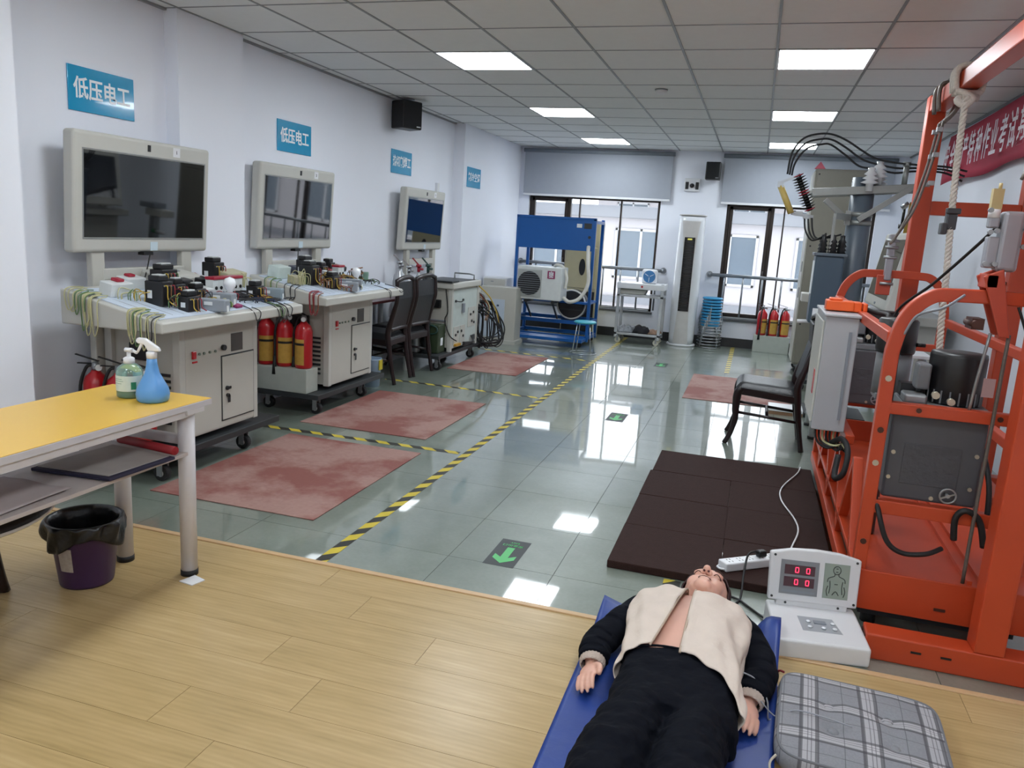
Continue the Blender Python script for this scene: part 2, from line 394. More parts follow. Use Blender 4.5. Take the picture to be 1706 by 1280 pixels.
# ---------------------------------------------------------------- windows
FRM = mat('dark_bronze_frame', '2f2622', .4, metal=.3, var=.08)
PANE = mat('window_glass', 'ffffff', 0., var=0, alpha=.08, spec=.5)
def window(n, W, cas_left):
    x0, x1, z0, z1 = W; yy = YF + .09
    w_ = struct(bpy.data.objects.new(f'window_{n}', None)); C.objects.link(w_); w_.location = ((x0 + x1) / 2, yy, z0)
    o = w_.location
    f = MB(o)
    f.box(x0, x0 + .045, yy - .03, yy + .05, z0, z1).box(x1 - .04, x1, yy - .03, yy + .05, z0, z1).box(x0, x1, yy - .03, yy + .05, z0, z0 + .04).box(x0, x1, yy - .03, yy + .05, z1 - .035, z1)
    f.build('window_frame', FRM, w_, bevel=.004)
    xc = x0 + .6
    MB(o).box(xc, xc + .045, yy - .03, yy + .05, z0 + .04, z1 - .035).build('mullion', FRM, w_, bevel=.004)
    MB(o).box(xc + .17, xc + .19, yy - .02, yy + .04, z0 + .04, z1 - .035).build('mullion', FRM, w_, bevel=.003)
    MB(o).box(xc + .79, xc + .815, yy - .02, yy + .04, z0 + .04, z1 - .035).build('mullion', FRM, w_, bevel=.003)
    c = MB(o); a, b = x0 + .045, xc; s = .045
    c.box(a, a + s, yy - .045, yy + .02, z0 + .04, z1 - .035).box(b - s, b, yy - .045, yy + .02, z0 + .04, z1 - .035).box(a, b, yy - .045, yy + .02, z0 + .04, z0 + .085).box(a, b, yy - .045, yy + .02, z1 - .08, z1 - .035)
    c.build('casement_sash', FRM, w_, bevel=.004)
    MB(o).tube([(b - .02, yy - .05, 1.1), (b - .02, yy - .09, 1.1), (b - .02, yy - .09, .98)], .009).build('handle', FRM, w_)
    for p, q in ((a + s, b - s), (xc + .045, xc + .17), (xc + .19, xc + .79), (xc + .815, x1 - .04)):
        MB(o).box(p, q, yy - .002, yy + .004, z0 + .04, z1 - .035).build('pane', PANE, w_)
    MB(o).box(x0 - .02, x1 + .02, YF - .03, YF + .06, z0 - .03, z0 + .004).build('window_sill', mat('dark_stone_sill', '55585c', .35), w_, bevel=.004)
window(1, W1, True); window(2, W2, True)
RAILM = mat('railing_steel', '8b8f94', .3, metal=.7, var=.04)
def railing(x0, x1, label, xs_):
    y = YF - .09; z = 1.02
    t = thing('window_railing', label, 'railing', ((x0 + x1) / 2, y, .4)); o = t.location
    MB(o).cyl((x0, y, z), (x1, y, z), .024).build('top_rail', RAILM, t)
    for x, s in ((x0, 1), (x1, -1)):
        MB(o).cyl((x - .03 * s, y, z), (x + .01 * s, y, z), .03, .03, 16).cyl((x - .01 * s, y, z), (x - .01 * s, YF - .002, z), .017).cyl((x - .01 * s, YF - .02, z), (x - .01 * s, YF - .001, z), .045).build('wall_flange', RAILM, t)
    for x in xs_: MB(o).cyl((x, y, .437), (x, y, z), .013, None, 8).build('baluster', RAILM, t)
    MB(o).box(x0 + .15, x1 - .15, y - .012, y + .012, .42, .44).build('bottom_rail', RAILM, t)
railing(-3.46, -1.30, 'steel safety railing across the left window', [-3.2 + .26 * k for k in range(8)])
railing(-.62, 1.6, 'steel safety railing across the right window', [-.42 + .26 * k for k in range(8)])
BLIND = mat('grey_roller_fabric', '9ba0a9', .8, var=.02, bump=.1, bscale=300)
for x0, x1, lb in ((-3.48, -1.29, 'grey roller blind half lowered over the left window'), (-.58, 1.6, 'grey roller blind half lowered over the right window')):
    t = thing('roller_blind', lb, 'blind', ((x0 + x1) / 2, YF - .06, 2.02)); o = t.location
    MB(o).box(x0, x1, YF - .052, YF - .048, 2.03, 2.66).build('fabric', BLIND, t)
    MB(o).cyl((x0 - .02, YF - .05, 2.66), (x1 + .02, YF - .05, 2.66), .03).build('roller', GREY, t)
    MB(o).box(x0, x1, YF - .06, YF - .04, 2.005, 2.035).build('hem_bar', WHITE, t, bevel=.004)
# ---------------------------------------------------------------- the building across the street
FAC = mat('pale_facade_render', '9c989b', .8, var=.04, scale=1.5); FACG = mat('grey_facade_band', '6c6e74', .8, var=.05, scale=1)
BG = mat('building_window_glass', '485460', .15, var=.05)
def building(name, label, x0, x1, y0, y1, z0, z1, wins, rows):
    t = thing(name, label, 'building', ((x0 + x1) / 2, (y0 + y1) / 2, z0)); o = t.location
    MB(o).box(x0, x1, y0, y1, z0, z1).build('wall', FAC, t)
    MB(o).box(x0 - .2, x1 + .2, y0 - .25, y1, z1, z1 + .35).build('parapet', FACG, t, bevel=.02)
    for zz in rows:
        MB(o).box(x0, x1, y0 - .1, y0 + .05, zz - .75, zz - .55).build('ledge', FACG, t)
        for xx in wins:
            f = MB(o)
            for q in ((xx, xx + .07, zz, zz + 1.5), (xx + 1.5, xx + 1.57, zz, zz + 1.5), (xx, xx + 1.57, zz, zz + .07), (xx, xx + 1.57, zz + 1.43, zz + 1.5), (xx + .75, xx + .82, zz, zz + 1.5)): f.box(q[0], q[1], y0 - .05, y0 + .1, q[2], q[3])
            w_ = f.build('window', mat('white_window_frame', 'a2a3a6', .5), t)
            MB(o).box(xx, xx + 1.57, y0 - .015, y0 + .03, zz, zz + 1.5).build('pane', BG, w_)
    return t
building('neighbour_building', 'pale white building seen through the windows across the street', -14, 16, 24, 32, -14, 2.0, [-12 + 2.6 * k for k in range(11)], [-8.6, -5.4, -2.2, .2])
building('taller_building', 'taller pale block behind the white building outside', -8, 4, 40, 48, -14, 4.2, [-7 + 2.8 * k for k in range(4)], [1.6])
g = tag(MB().box(-60, 60, YF + 1, 90, -14.2, -14).build('street', mat('street_asphalt', '77797b', .9)), 'grey street far below the windows', 'street')

# ---------------------------------------------------------------- floor mats, tapes, floor signs
RUB = m_rubber()
for (x0, x1, y0, y1, lb) in ((-2.98, -1.98, 3.27, 4.6, 'worn brick-red rubber mat before the nearest training bench'), (-3.1, -2.09, 4.92, 6.22, 'worn brick-red rubber mat before the second training bench'),
                              (-3.02, -2.25, 7.62, 8.95, 'worn brick-red rubber mat before the welding cart'), (-.54, .46, 7.5, 8.95, 'worn brick-red rubber mat behind the chair on the right')):
    cx, cy = (x0 + x1) / 2, (y0 + y1) / 2
    o = MB((cx, cy, 0)).box(x0, x1, y0, y1, .0005, .006).build('rubber_mat', RUB, bevel=.002); o.location = (cx, cy, 0)
    tag(o, lb, 'mat', 'red rubber mats')
TAPE = m_tape(1.0, .17)
TAPE2 = TAPE
def tape(p0, p1, lb, wd=.055):
    p0 = Vector(p0); p1 = Vector(p1); d = p1 - p0; L = d.length
    o = MB().box(0, L, -wd / 2, wd / 2, .0004, .0011).build('floor_tape', TAPE); o.location = (p0.x, p0.y, 0); o.rotation_euler = (0, 0, math.atan2(d.y, d.x))
    tag(o, lb, 'floor tape', 'hazard tapes')
tape((-1.70, 2.87), (-1.735, 11.55), 'long yellow and black hazard tape running down the aisle')
tape((-3.3, 4.70), (-1.76, 4.735), 'hazard tape crossing between the two nearest red mats')
tape((-3.3, 6.74), (-1.76, 6.725), 'hazard tape crossing beyond the second red mat')
tape((-3.2, 9.13), (-1.77, 9.08), 'faint hazard tape crossing beyond the third red mat')
tape((-.19, 9.2), (-.195, 11.6), 'hazard tape leading to the stacked stools by the window')
tape((-.2, 2.90), (-.2, 3.34), 'short piece of hazard tape at the head of the manikin', .075)
SIGNB = mat('black_floor_sticker', '2c3133', .5); SIGNG = mat('exit_green', '56b56c', .5, var=.03)
def exit_sign(x0, x1, y0, y1, lb):
    cx, cy = (x0 + x1) / 2, (y0 + y1) / 2
    t = thing('exit_floor_sign', lb, 'floor sign', (cx, cy, 0), 0, 'exit floor signs')
    W_, H_ = x1 - x0, y1 - y0
    MB().box(-W_ / 2, W_ / 2, -H_ / 2, H_ / 2, .0004, .001).build('sticker', SIGNB, t)
    a = MB().prism([(-.018, .06), (.018, .06), (.018, -.06), (.052, -.03), (.052, -.075), (0, -.125), (-.052, -.075), (-.052, -.03), (-.018, -.06)], .001, .0016)
    a.build('arrow', SIGNG, t)
    M = frame_m((-1, 0, 0), (0, -1, 0), (0, .085, .0012)); text('安全出口', .026, SIGNG, t, M)
    M = frame_m((-1, 0, 0), (0, -1, 0), (0, .12, .0012)); text('EXIT', .022, SIGNG, t, M)
exit_sign(-1.038, -.892, 3.157, 3.468, 'black exit sticker with green arrow, nearest one on the floor')
exit_sign(-1.045, -.9, 6.2, 6.51, 'black exit sticker with green arrow in the middle of the aisle')
exit_sign(-1.03, -.885, 9.2, 9.5, 'black exit sticker with green arrow nearest the windows')
# brown rubber tiles
t = thing('rubber_tile_mat', 'dark brown mat of thick rubber tiles beside the orange basket', 'mat', (0, 4.36, 0))
RT = mat('dark_brown_rubber', '32211e', .8, var=.14, scale=25, bump=.35, bscale=160, spec=.15)
rj = random.Random(3)
for i in range(2):
    for j in range(4):
        jx, jy = rj.uniform(-.001, .001), rj.uniform(-.001, .001)
        x0 = -.5 + .5 * i + jx + (.012 if j == 3 and i == 0 else 0); y0 = 3.35 + .508 * j + jy + (.02 if i == 1 and j == 0 else 0)
        MB((0, 4.36, 0)).box(x0, x0 + .5004, y0, y0 + .505 - (.02 if i == 1 and j == 0 else 0), .001, .036 + rj.uniform(0, .004)).build('rubber_tile', RT, t, bevel=.004)
# ---------------------------------------------------------------- wall signs
SBLUE = mat('sign_blue_acrylic', '0b93c2', .12, var=.03, coat=.5); SWHITE = mat('sign_white_vinyl', 'e8ecef', .4, var=.01)
def wall_sign(x, y0, y1, z0, z1, txt, lb, fit):
    cy, cz = (y0 + y1) / 2, (z0 + z1) / 2
    t = thing('wall_sign', lb, 'sign', (x, cy, z0), 0, 'blue wall signs')
    MB().box(.001, .008, -(y1 - y0) / 2, (y1 - y0) / 2, 0, z1 - z0).build('board', SBLUE, t, bevel=.002)
    M = frame_m((0, 1, 0), (0, 0, 1), (.0085, 0, (z1 - z0) * .53)); text(txt, .1, SWHITE, t, M, bold=.0019, fit=fit)
wall_sign(XL, 3.552, 4.031, 2.0, 2.24, '低压电工', 'blue sign with white Chinese lettering above the nearest monitor', (.41, .118))
wall_sign(XL, 5.522, 6.012, 1.995, 2.235, '低压电工', 'blue sign with white Chinese lettering above the second monitor', (.41, .118))
wall_sign(XL, 7.537, 8.033, 1.992, 2.23, '热切割焊工', 'blue five-character sign above the monitor of the welding cart', (.43, .115))
wall_sign(-3.56, 9.38, 9.87, 1.975, 2.22, '制冷空调', 'blue four-character sign on the far pilaster nearest the windows', (.42, .11))

# ---------------------------------------------------------------- shared small builders
def caster(parent, x, y, h=.13, o=(0, 0, 0)):
    c = MB(o).box(x - .035, x + .035, y - .03, y + .03, h - .008, h).box(x - .006, x + .03, y - .028, y - .022, .03, h).box(x - .006, x + .03, y + .022, y + .028, .03, h).build('caster', STEELP, parent)
    MB(o).cyl((x + .012, y - .018, .045), (x + .012, y + .018, .045), .045, None, 18).build('wheel', BLACKR, c)
    MB(o).cyl((x + .012, y - .021, .045), (x + .012, y + .021, .045), .02, None, 12).build('hub', WHITE, c)
def monitor(parent, x, y0, y1, z0, z1, o, depth=.08, screen_mat=None, tagn='1', bez=None):
    bez = bez or BEIGE2
    W_ = y1 - y0; H_ = z1 - z0
    b = MB(o)
    b.box(x - depth, x, y0, y1, z0, z1)
    body = b.build('monitor_housing', bez, parent, bevel=.02, seg=4)
    s = MB(o).box(x - .02, x + .0015, y0 + .065, y1 - .055, z0 + .085, z1 - .1).build('screen', GLASSM, body)
    f = MB(o)
    a0, a1, c0, c1 = y0 + .062, y1 - .052, z0 + .082, z1 - .097
    for q in ((a0 - .006, a1 + .006, c0 - .006, c0), (a0 - .006, a1 + .006, c1, c1 + .006), (a0 - .006, a0, c0, c1), (a1, a1 + .006, c0, c1)): f.box(x - .01, x + .003, *q)
    f.build('screen_rim', mat('thin_silver_rim', '9a9c9c', .35, metal=.5), body)
    cy = (y0 + y1) / 2
    MB(o).box(x - .01, x + .004, cy - .011, cy + .011, z1 - .065, z1 - .028).build('camera_slot', BLACK, body)
    k = MB(o).box(x - .002, x + .0016, cy + .2, cy + .26, z1 - .075, z1 - .02).build('number_sticker', WHITE, body)
    text(tagn, .03, BLACK, body, frame_m((0, 1, 0), (0, 0, 1), Vector((x + .0025 + (z1 - .047 - (z0 + z1) / 2) * .055, cy + .23, z1 - .047)) - Vector(o)), name='number')
    MB(o).box(x - .002, x + .0016, cy + .02, cy + .08, z0 + .008, z0 + .06).build('asset_label', mat('paper_label', 'c3d3dc', .6), body)
    MB(o).box(x - .05, x - .005, cy - .045, cy + .03, z0 - .018, z0 + .002).build('port_box', BLACK, parent)
    zm = (z0 + z1) / 2                       # the screens hang with their top a little forward
    for q in [body] + list(body.children):
        if q.name.startswith('number.') or q.name == 'number': continue
        for v in q.data.vertices: v.co.x += (v.co.z - zm) * .055
    return body

# electrical components, built on a board surface point p (x,y,z), board tilt ignored (small)
WIREC = [mat('wire_yellow', 'b89a3a', .5), mat('wire_green', '5c7a4a', .5), mat('wire_black', '1b1b1e', .5), mat('wire_brown', '7a5332', .5), mat('wire_red', '8e2730', .5), mat('wire_pale_yellow', 'b8b489', .5), mat('wire_blue', '2d3c66', .5)]
DKPL = mat('relay_black_plastic', '17171a', .35, var=.1); CREAM = mat('breaker_white_plastic', 'd2d6d6', .35, var=.03)
REDPL = mat('breaker_red_plastic', '9c1f33', .35); DUCT = mat('grey_terminal_cover', '8d949d', .4); GREENPL = mat('green_terminal_plastic', '6f8f80', .45)
MAGENTA = mat('magenta_button', '8c2a5c', .4); LBL = mat('white_label', 'dfe3e6', .6, var=.01)
BULB = mat('frosted_bulb_glass', 'eceff2', .2, var=.01); OLIVE = mat('beige_terminal', 'b7b194', .5)
def bench(label, xf, yc, rnd, numtxt, parts2):
    t = thing('training_bench', label, 'workbench', (xf, yc, 0), 0, 'electrical training benches'); o = t.location
    R = random.Random(rnd)
    L = lambda x, y, z: (xf + x, yc + y, z)
    hw = .655; zf, zb, zl = .925, 1.05, .862; xb = -.655
    def ztop(x): return zf + (zb - zf) * min(1, max(0, (-x - .03) / (-xb - .03)))
    # slanted console top
    tp = MB().prism([(0, zl), (0, zf - .004), (-.03, zf), (xb, zb), (xb, zl)], -hw, hw, axis='y')
    tp.build('console_top', BEIGE2, t, bevel=.01, seg=3)
    def onb(x, y, dz=.0): return Vector((x, y, ztop(x) + dz))
    board = MB().add([onb(-.05, -hw + .04, .001), onb(-.05, hw - .04, .001), onb(-.6, hw - .04, .001), onb(-.6, -hw + .04, .001),
                      onb(-.05, -hw + .04, .006), onb(-.05, hw - .04, .006), onb(-.6, hw - .04, .006), onb(-.6, -hw + .04, .006)],
                     [(0, 3, 2, 1), (4, 5, 6, 7), (0, 1, 5, 4), (1, 2, 6, 5), (2, 3, 7, 6), (3, 0, 4, 7)])
    bd = board.build('wiring_board', mat('pale_blue_board', 'c8d3e2', .4, var=.03), t)
    # printed circuit lines on the board
    for k in range(16):
        y = -hw + .1 + k * .078; x = -.07 - .03 * R.random()
        MB().add([onb(x, y - .002, .0066), onb(x, y + .002, .0066), onb(x - .12 - .25 * R.random(), y + .002, .0066), onb(x - .12 - .25 * R.random(), y - .002, .0066)], [(0, 1, 2, 3)]).build('printed_line', BLACK, bd)
    # cabinet
    cx = -.15; y0, y1 = -.355, .36; zc0, zc1 = .2, .862; xbk = -.66
    cab = MB().box(xbk, cx - .006, y0 + .03, y1 - .03, zc0, zc1).build('cabinet_body', BEIGE, t)
    for a, b in ((y0, y0 + .045), (y1 - .045, y1)):
        MB().box(cx - .05, cx, a, b, zc0 - .005, zc1).build('corner_post', BEIGE2, t, bevel=.004)
        MB().box(xbk - .01, xbk + .04, a, b, zc0 - .005, zc1).build('corner_post', BEIGE2, t, bevel=.004)
    fp = MB().box(cx - .006, cx - .001, y0 + .045, y1 - .045, zc0 + .01, zc1 - .01).build('front_panel', BEIGE, t)
    d = MB().box(cx - .001, cx + .006, y0 + .36, y1 - .05, zc0 + .05, zc0 + .44).build('door', BEIGE, t, bevel=.002)
    MB().box(cx - .001, cx + .0012, y0 + .352, y1 - .042, zc0 + .042, zc0 + .448).build('door_gap', DARKBASE, t)
    yk = y0 + .395
    MB().cyl((cx + .006, yk, zc0 + .245), (cx + .016, yk, zc0 + .245), .013).box(cx + .012, cx + .018, yk - .008, yk + .03, zc0 + .237, zc0 + .253).build('lock', DKPL, d)
    MB().cyl((cx + .006, yk + .004, zc0 + .2), (cx + .02, yk + .004, zc0 + .2), .011).box(cx + .016, cx + .02, yk - .002, yk + .018, zc0 + .155, zc0 + .2).build('key', DKPL, d)
    MB().box(cx - .001, cx + .002, y0 + .45, y0 + .56, zc1 - .2, zc1 - .09).build('meter_window', mat('dark_meter_glass', '4b4744', .2), fp)
    MB().cyl((cx - .001, y0 + .37, zc1 - .165), (cx + .018, y0 + .37, zc1 - .165), .017).build('knob', DKPL, fp)
    MB().box(cx - .001, cx + .012, y0 + .095, y0 + .125, zc1 - .2, zc1 - .155).build('power_switch', RED, fp, bevel=.003)
    for yy in (.16, .2, .25, .3): MB().cyl((cx - .001, y0 + yy, zc1 - .178), (cx + .007, y0 + yy, zc1 - .178), .008, None, 8).build('indicator', mat('dim_indicator', '6d7a70', .3), fp)
    MB().box(cx - .001, cx + .004, y0 + .1, y0 + .14, zc1 - .225, zc1 - .215).build('printed_mark', RED, fp)
    # near side: socket and louvres
    MB().box(-.5, -.34, y0 + .0, y0 + .035, zc1 - .22, zc1 - .12).build('side_socket', BLACK, t, bevel=.008)
    for k in range(9): MB().box(-.36, -.24, y0 + .022, y0 + .032, zc0 + .08 + k * .035, zc0 + .096 + k * .035).build('louvre', DARKBASE, t)
    # base with casters
    MB().box(-.7, -.12, -.56, .56, .125, .165).build('base_plate', DARKBASE, t, bevel=.004)
    for x in (-.62, -.2):
        for y in (-.47, .26): caster(t, x, y)
    # monitor and its stand
    my0, my1 = -.54, .54; mx = -.645
    for y in (-.36, .36): MB().box(mx - .078, mx - .034, y - .045, y + .045, .2, 1.5).build('stand_post', BEIGE, t, bevel=.006)
    MB().box(mx - .07, mx - .03, -.33, .33, 1.075, 1.14).build('stand_crossbar', BEIGE2, t, bevel=.005)
    monitor(t, mx, my0, my1, 1.232, 1.882, (0, 0, 0), tagn=numtxt)
    MB().tube([(mx - .02, .02, 1.22), (mx + .02, -.05, 1.14), (mx + .06, -.13, ztop(mx + .06) + .02)], .004, 6, 5).build('monitor_cable', WIREC[2], t)
    # ---- components; (u,v): u along the bench (-1..1), v depth 0 front..1 back
    def at(u, v): x = -.05 - v * .55; return x, u * (hw - .05)
    def bx(name, u, v, w_, d_, h_, material, rot=0., bev=.006, dz=.0, parent=t):
        x, y = at(u, v); z = ztop(x) + .006 + dz
        return MB().cb((x, y, z + h_ / 2), (d_, w_, h_), (0, 0.18, rot)).build(name, material, parent, bevel=bev)
    def contactor(u, v, w_=.085, d_=.08, h_=.13, n=3, tall=False):
        x, y = at(u, v); z = ztop(x)
        b = MB().box(x - d_ / 2, x + d_ / 2, y - w_ / 2, y + w_ / 2, z, z + h_).box(x - d_ * .36, x + d_ * .3, y - w_ * .42, y + w_ * .42, z + h_, z + h_ + .03).build('contactor', DKPL, t, bevel=.006)
        MB().box(x - d_ * .2, x + d_ * .2, y - w_ * .3, y + w_ * .3, z + h_ + .03, z + h_ + .036).build('contactor_cover', CREAM, b)
        MB().box(x - d_ * .5 + .02, x - d_ * .5 + .05, y - w_ / 2 - .001, y - w_ / 2 + .001, z + h_ * .3, z + h_ * .62).build('label', LBL, b)
        for k in range(n):
            yy = y - w_ * .32 + k * w_ * .64 / max(1, n - 1)
            MB().cyl((x + d_ / 2 - .004, yy, z + h_ * .82), (x + d_ / 2 + .004, yy, z + h_ * .82), .005, None, 8).build('terminal', STEELP, b)
            MB().tube([(x + d_ / 2, yy, z + h_ * .82), (x + d_ / 2 + .018, yy + .003, z + h_ * .8), (x + d_ / 2 + .02, yy + .004, z + h_ * .3), (x + d_ / 2 + .05, yy + .02 * R.uniform(-1, 1), z + .008)], .0032, 5, 4).build('wire', WIREC[[0, 3, 4, 1][k % 4]], t)
    def duct(u, v, rot=.5, m_=DUCT, ln=.21):
        x, y = at(u, v); z = ztop(x)
        M = Matrix.Translation((x, y, z)) @ Matrix.Rotation(rot, 4, 'Z')
        b = MB().box(-ln / 2, ln / 2, -.032, .032, 0, .07, M).build('terminal_cover', m_, t, bevel=.006)
        MB().box(ln / 2 - .002, ln / 2 + .002, -.012, .012, .002, .036, M).build('cable_mouth', LBL, b)
        MB().box(-.02, .03, -.034, .034, .035, .055, M).build('label', LBL, b)
    def breaker(u, v):
        x, y = at(u, v); z = ztop(x)
        b = MB().box(x - .03, x + .03, y - .024, y + .024, z, z + .1).build('breaker', CREAM, t, bevel=.003)
        MB().box(x - .034, x + .036, y - .026, y + .026, z + .1, z + .118).build('breaker_cap', REDPL, b, bevel=.004)
        MB().cyl((x + .03, y, z + .05), (x + .034, y, z + .05), .011, None, 10).build('dial', BLACK, b)
        MB().tube([(x + .03, y, z + .02), (x + .08, y + .01, z + .02), (x + .14, y + .05 + .03 * R.random(), z - .002)], .0045, 5, 4).build('wire', WIREC[2], t)
    def bulb(u, v):
        x, y = at(u, v); z = ztop(x)
        b = MB().lathe([(.04, 0), (.042, .02), (.03, .035), (.028, .05)], (x, y, z)).build('bulb_holder', CREAM, t)
        MB().lathe([(.017, .05), (.02, .065), (.036, .09), (.038, .11), (.028, .135), (.0001, .146)], (x, y, z)).build('bulb', BULB, b)
    def wire(pts, ci, r=.003): MB().tube(pts, r, 5, 5).build('wire', WIREC[ci], t)
    def tangle(u, v, n, spread=.09, hgt=.07, cols=(0, 1, 3, 5)):
        x, y = at(u, v); z = ztop(x)
        for k in range(n):
            a = [Vector((x + R.uniform(-spread, spread), y + R.uniform(-spread, spread), z + .006)) for _ in range(2)]
            mid = (a[0] + a[1]) / 2 + Vector((R.uniform(-.03, .03), R.uniform(-.03, .03), hgt * R.uniform(.5, 1)))
            wire([a[0], a[0] + Vector((0, 0, hgt * .6)), mid, a[1] + Vector((0, 0, hgt * .5)), a[1]], R.choice(cols), .0027)
    def drape_front(u, n, ln, cols):
        for k in range(n):
            y = u * (hw - .03) + R.uniform(-.03, .03); l2 = ln * R.uniform(.6, 1.05); w_ = R.uniform(.02, .06)
            wire([(-.14, y, ztop(-.14) + .01), (-.04, y, zf + .012), (.006, y, zf - .02), (.01, y + w_ * .3, zf - l2), (.008, y + w_, zf - l2 * .8), (.005, y + w_ * 1.2, zf - .01), (-.05, y + w_, zf + .012)], R.choice(cols))
    def drape_side(v, n, ln, cols):
        for k in range(n):
            x = -.05 - v * .55 + R.uniform(-.04, .04); l2 = ln * R.uniform(.6, 1.05); w_ = R.uniform(.02, .06); z = ztop(x)
            wire([(x, -hw + .12, z + .012), (x, -hw + .02, z + .014), (x, -hw - .008, z - .02), (x + w_ * .4, -hw - .012, z - l2), (x + w_, -hw - .01, z - l2 * .75), (x + w_, -hw - .006, z - .01), (x + w_, -hw + .06, z + .012)], R.choice(cols))
    parts2(dict(bx=bx, contactor=contactor, duct=duct, breaker=breaker, bulb=bulb, tangle=tangle, drape_front=drape_front, drape_side=drape_side, wire=wire, at=at, ztop=ztop, t=t, R=R))
    return t
def layout1(k):
    bx, co, du, br = k['bx'], k['contactor'], k['duct'], k['breaker']
    b = bx('leakage_breaker', -.78, .74, .15, .09, .075, CREAM); bx('breaker_toggle', -.76, .74, .05, .05, .018, REDPL, dz=.075)
    bx('white_module', -.45, .9, .15, .08, .07, CREAM); bx('module_toggle', -.46, .9, .05, .04, .016, REDPL, dz=.07)
    co(-.62, .38, .085, .12, .135); co(-.2, .72, .13, .09, .14, 4); co(-.5, .13, .1, .07, .085, 3); co(-.08, .42, .09, .08, .07, 3)
    du(-.27, .08, .2); du(.03, .24, .2); du(.86, .25, .3, mat('blue_grey_cover', '84939c', .4))
    bx('white_switch', .07, .52, .16, .1, .05, CREAM); bx('switch_rocker', .02, .52, .05, .05, .025, WHITE, dz=.05)
    bx('meter_box', .12, .93, .3, .2, .085, BEIGE2, bev=.02); bx('meter_window', .1, .96, .14, .08, .006, GREY, dz=.084); bx('white_box', .42, .88, .14, .1, .06, WHITE); bx('red_toggle', .42, .9, .05, .02, .012, REDPL, dz=.06)
    for i in range(6): br(.25 + i * .078, .5)
    k['bulb'](.29, .3); co(.68, .85, .1, .1, .15, 3); co(.72, .3, .09, .08, .08, 3); bx('button_block', -.22, .45, .08, .05, .05, MAGENTA)
    bx('terminal_strip', .83, .75, .2, .12, .1, OLIVE); bx('plug_block', .1, .05, .06, .04, .02, MAGENTA)
    k['tangle'](-.35, .6, 14); k['tangle'](-.72, .55, 8); k['tangle'](-.2, .1, 6, .07); k['tangle'](-.02, .12, 10, .06, .05, (0, 1, 4, 5)); k['tangle'](.55, .18, 12, .14, .02, (2, 2, 6)); k['tangle'](.83, .7, 14, .09, .1, (5, 5, 0)); k['tangle'](.7, .15, 6, .07, .04, (0, 3))
    k['tangle'](-.55, .3, 8, .08, .08, (0, 2, 1)); k['tangle'](.15, .35, 10, .1, .06, (2, 4, 6)); k['tangle'](-.3, .3, 10, .1, .09, (0, 3, 4, 2)); co(-.33, .45, .08, .08, .1, 3); bx('relay', .35, .75, .1, .07, .07, DKPL); bx('relay', -.05, .62, .09, .07, .09, DKPL); k['drape_front'](.22, 1, .07, (2,)); k['drape_front'](.6, 3, .1, (2, 1)); k['drape_front'](.76, 1, .09, (2,))
    k['drape_side'](.78, 6, .2, (5, 1, 5, 2)); k['drape_side'](.97, 3, .16, (1, 5, 5)); k['drape_side'](.3, 4, .17, (2, 5, 1)); k['drape_side'](.1, 3, .2, (5, 2))
    for i in range(5):
        x, y = k['at'](.3 + .08 * i, .28); z = k['ztop'](x) + .01
        k['wire']([(x - .08, y, z + .02), (x, y + .03, z), (x + .08, y + .16, z - .006), (x + .12, y + .3, z - .01)], 2, .005)
def layout2(k):
    bx, co, du, br = k['bx'], k['contactor'], k['duct'], k['breaker']
    bx('white_module', -.78, .85, .16, .1, .09, mat('pale_green_plastic', 'c9d6d0', .4)); bx('terminal_strip', -.84, .55, .1, .08, .06, OLIVE)
    co(-.6, .5, .11, .12, .15); co(-.32, .75, .12, .1, .15, 4); co(-.42, .25, .1, .08, .1, 3); co(-.06, .45, .08, .08, .06, 3)
    du(-.3, .12, .25); du(-.02, .22, .25); du(.74, .5, .4, GREENPL, .15)
    bx('white_switch', .02, .6, .15, .1, .045, CREAM); bx('switch_rocker', -.04, .6, .05, .05, .03, WHITE, dz=.045)
    br(.28, .62); br(.36, .62); k['bulb'](.3, .3)
    bx('meter_box', .05, .97, .36, .16, .05, mat('dark_grey_meter', '545866', .4), bev=.015); bx('white_case', .26, .95, .14, .1, .05, WHITE); co(.46, .88, .08, .09, .1, 2)
    bx('red_block', .36, .8, .16, .04, .05, REDPL); bx('black_case', .72, .97, .3, .12, .05, BLACK, bev=.015)
    x, y = k['at'](.58, .45); z = k['ztop'](x)
    MB().tube([(x + .05 * math.cos(a * .5), y + .05 * math.sin(a * .5), z + .02 + .004 * a) for a in range(26)], .006, 6).build('cable_coil', WIREC[3], k['t'])
    k['tangle'](-.5, .3, 12, .08, .09, (3, 0, 3)); k['tangle'](-.2, .5, 14, .1, .1, (3, 0, 2)); k['tangle'](-.85, .5, 10, .07, .12, (5, 5, 1)); k['tangle'](-.1, .1, 8, .06, .05, (5, 0, 2)); k['tangle'](.5, .3, 14, .14, .04, (2, 2, 1)); k['tangle'](-.35, .08, 6, .05, .05, (0, 3, 4)); k['tangle'](.6, .5, 8, .06, .1, (3, 2, 0))
    k['tangle'](.1, .4, 10, .1, .07, (2, 3, 0)); k['tangle'](.35, .5, 8, .08, .07, (2, 0)); co(.12, .78, .09, .08, .09, 3); bx('relay', -.2, .4, .09, .07, .09, DKPL); k['drape_front'](.62, 1, .07, (2,)); k['drape_front'](.86, 1, .05, (2,)); k['drape_side'](.15, 4, .17, (3, 4, 0)); k['drape_side'](.5, 2, .12, (2,)); k['drape_side'](.8, 4, .15, (5, 1))
bench('grey electrical training bench nearest the yellow table, dark monitor above its wired board', -2.855, 3.91, 11, 'I', layout1)
bench('grey electrical training bench, second along the left wall, between extinguishers and the dark chairs', -2.95, 5.68, 12, '2', layout2)

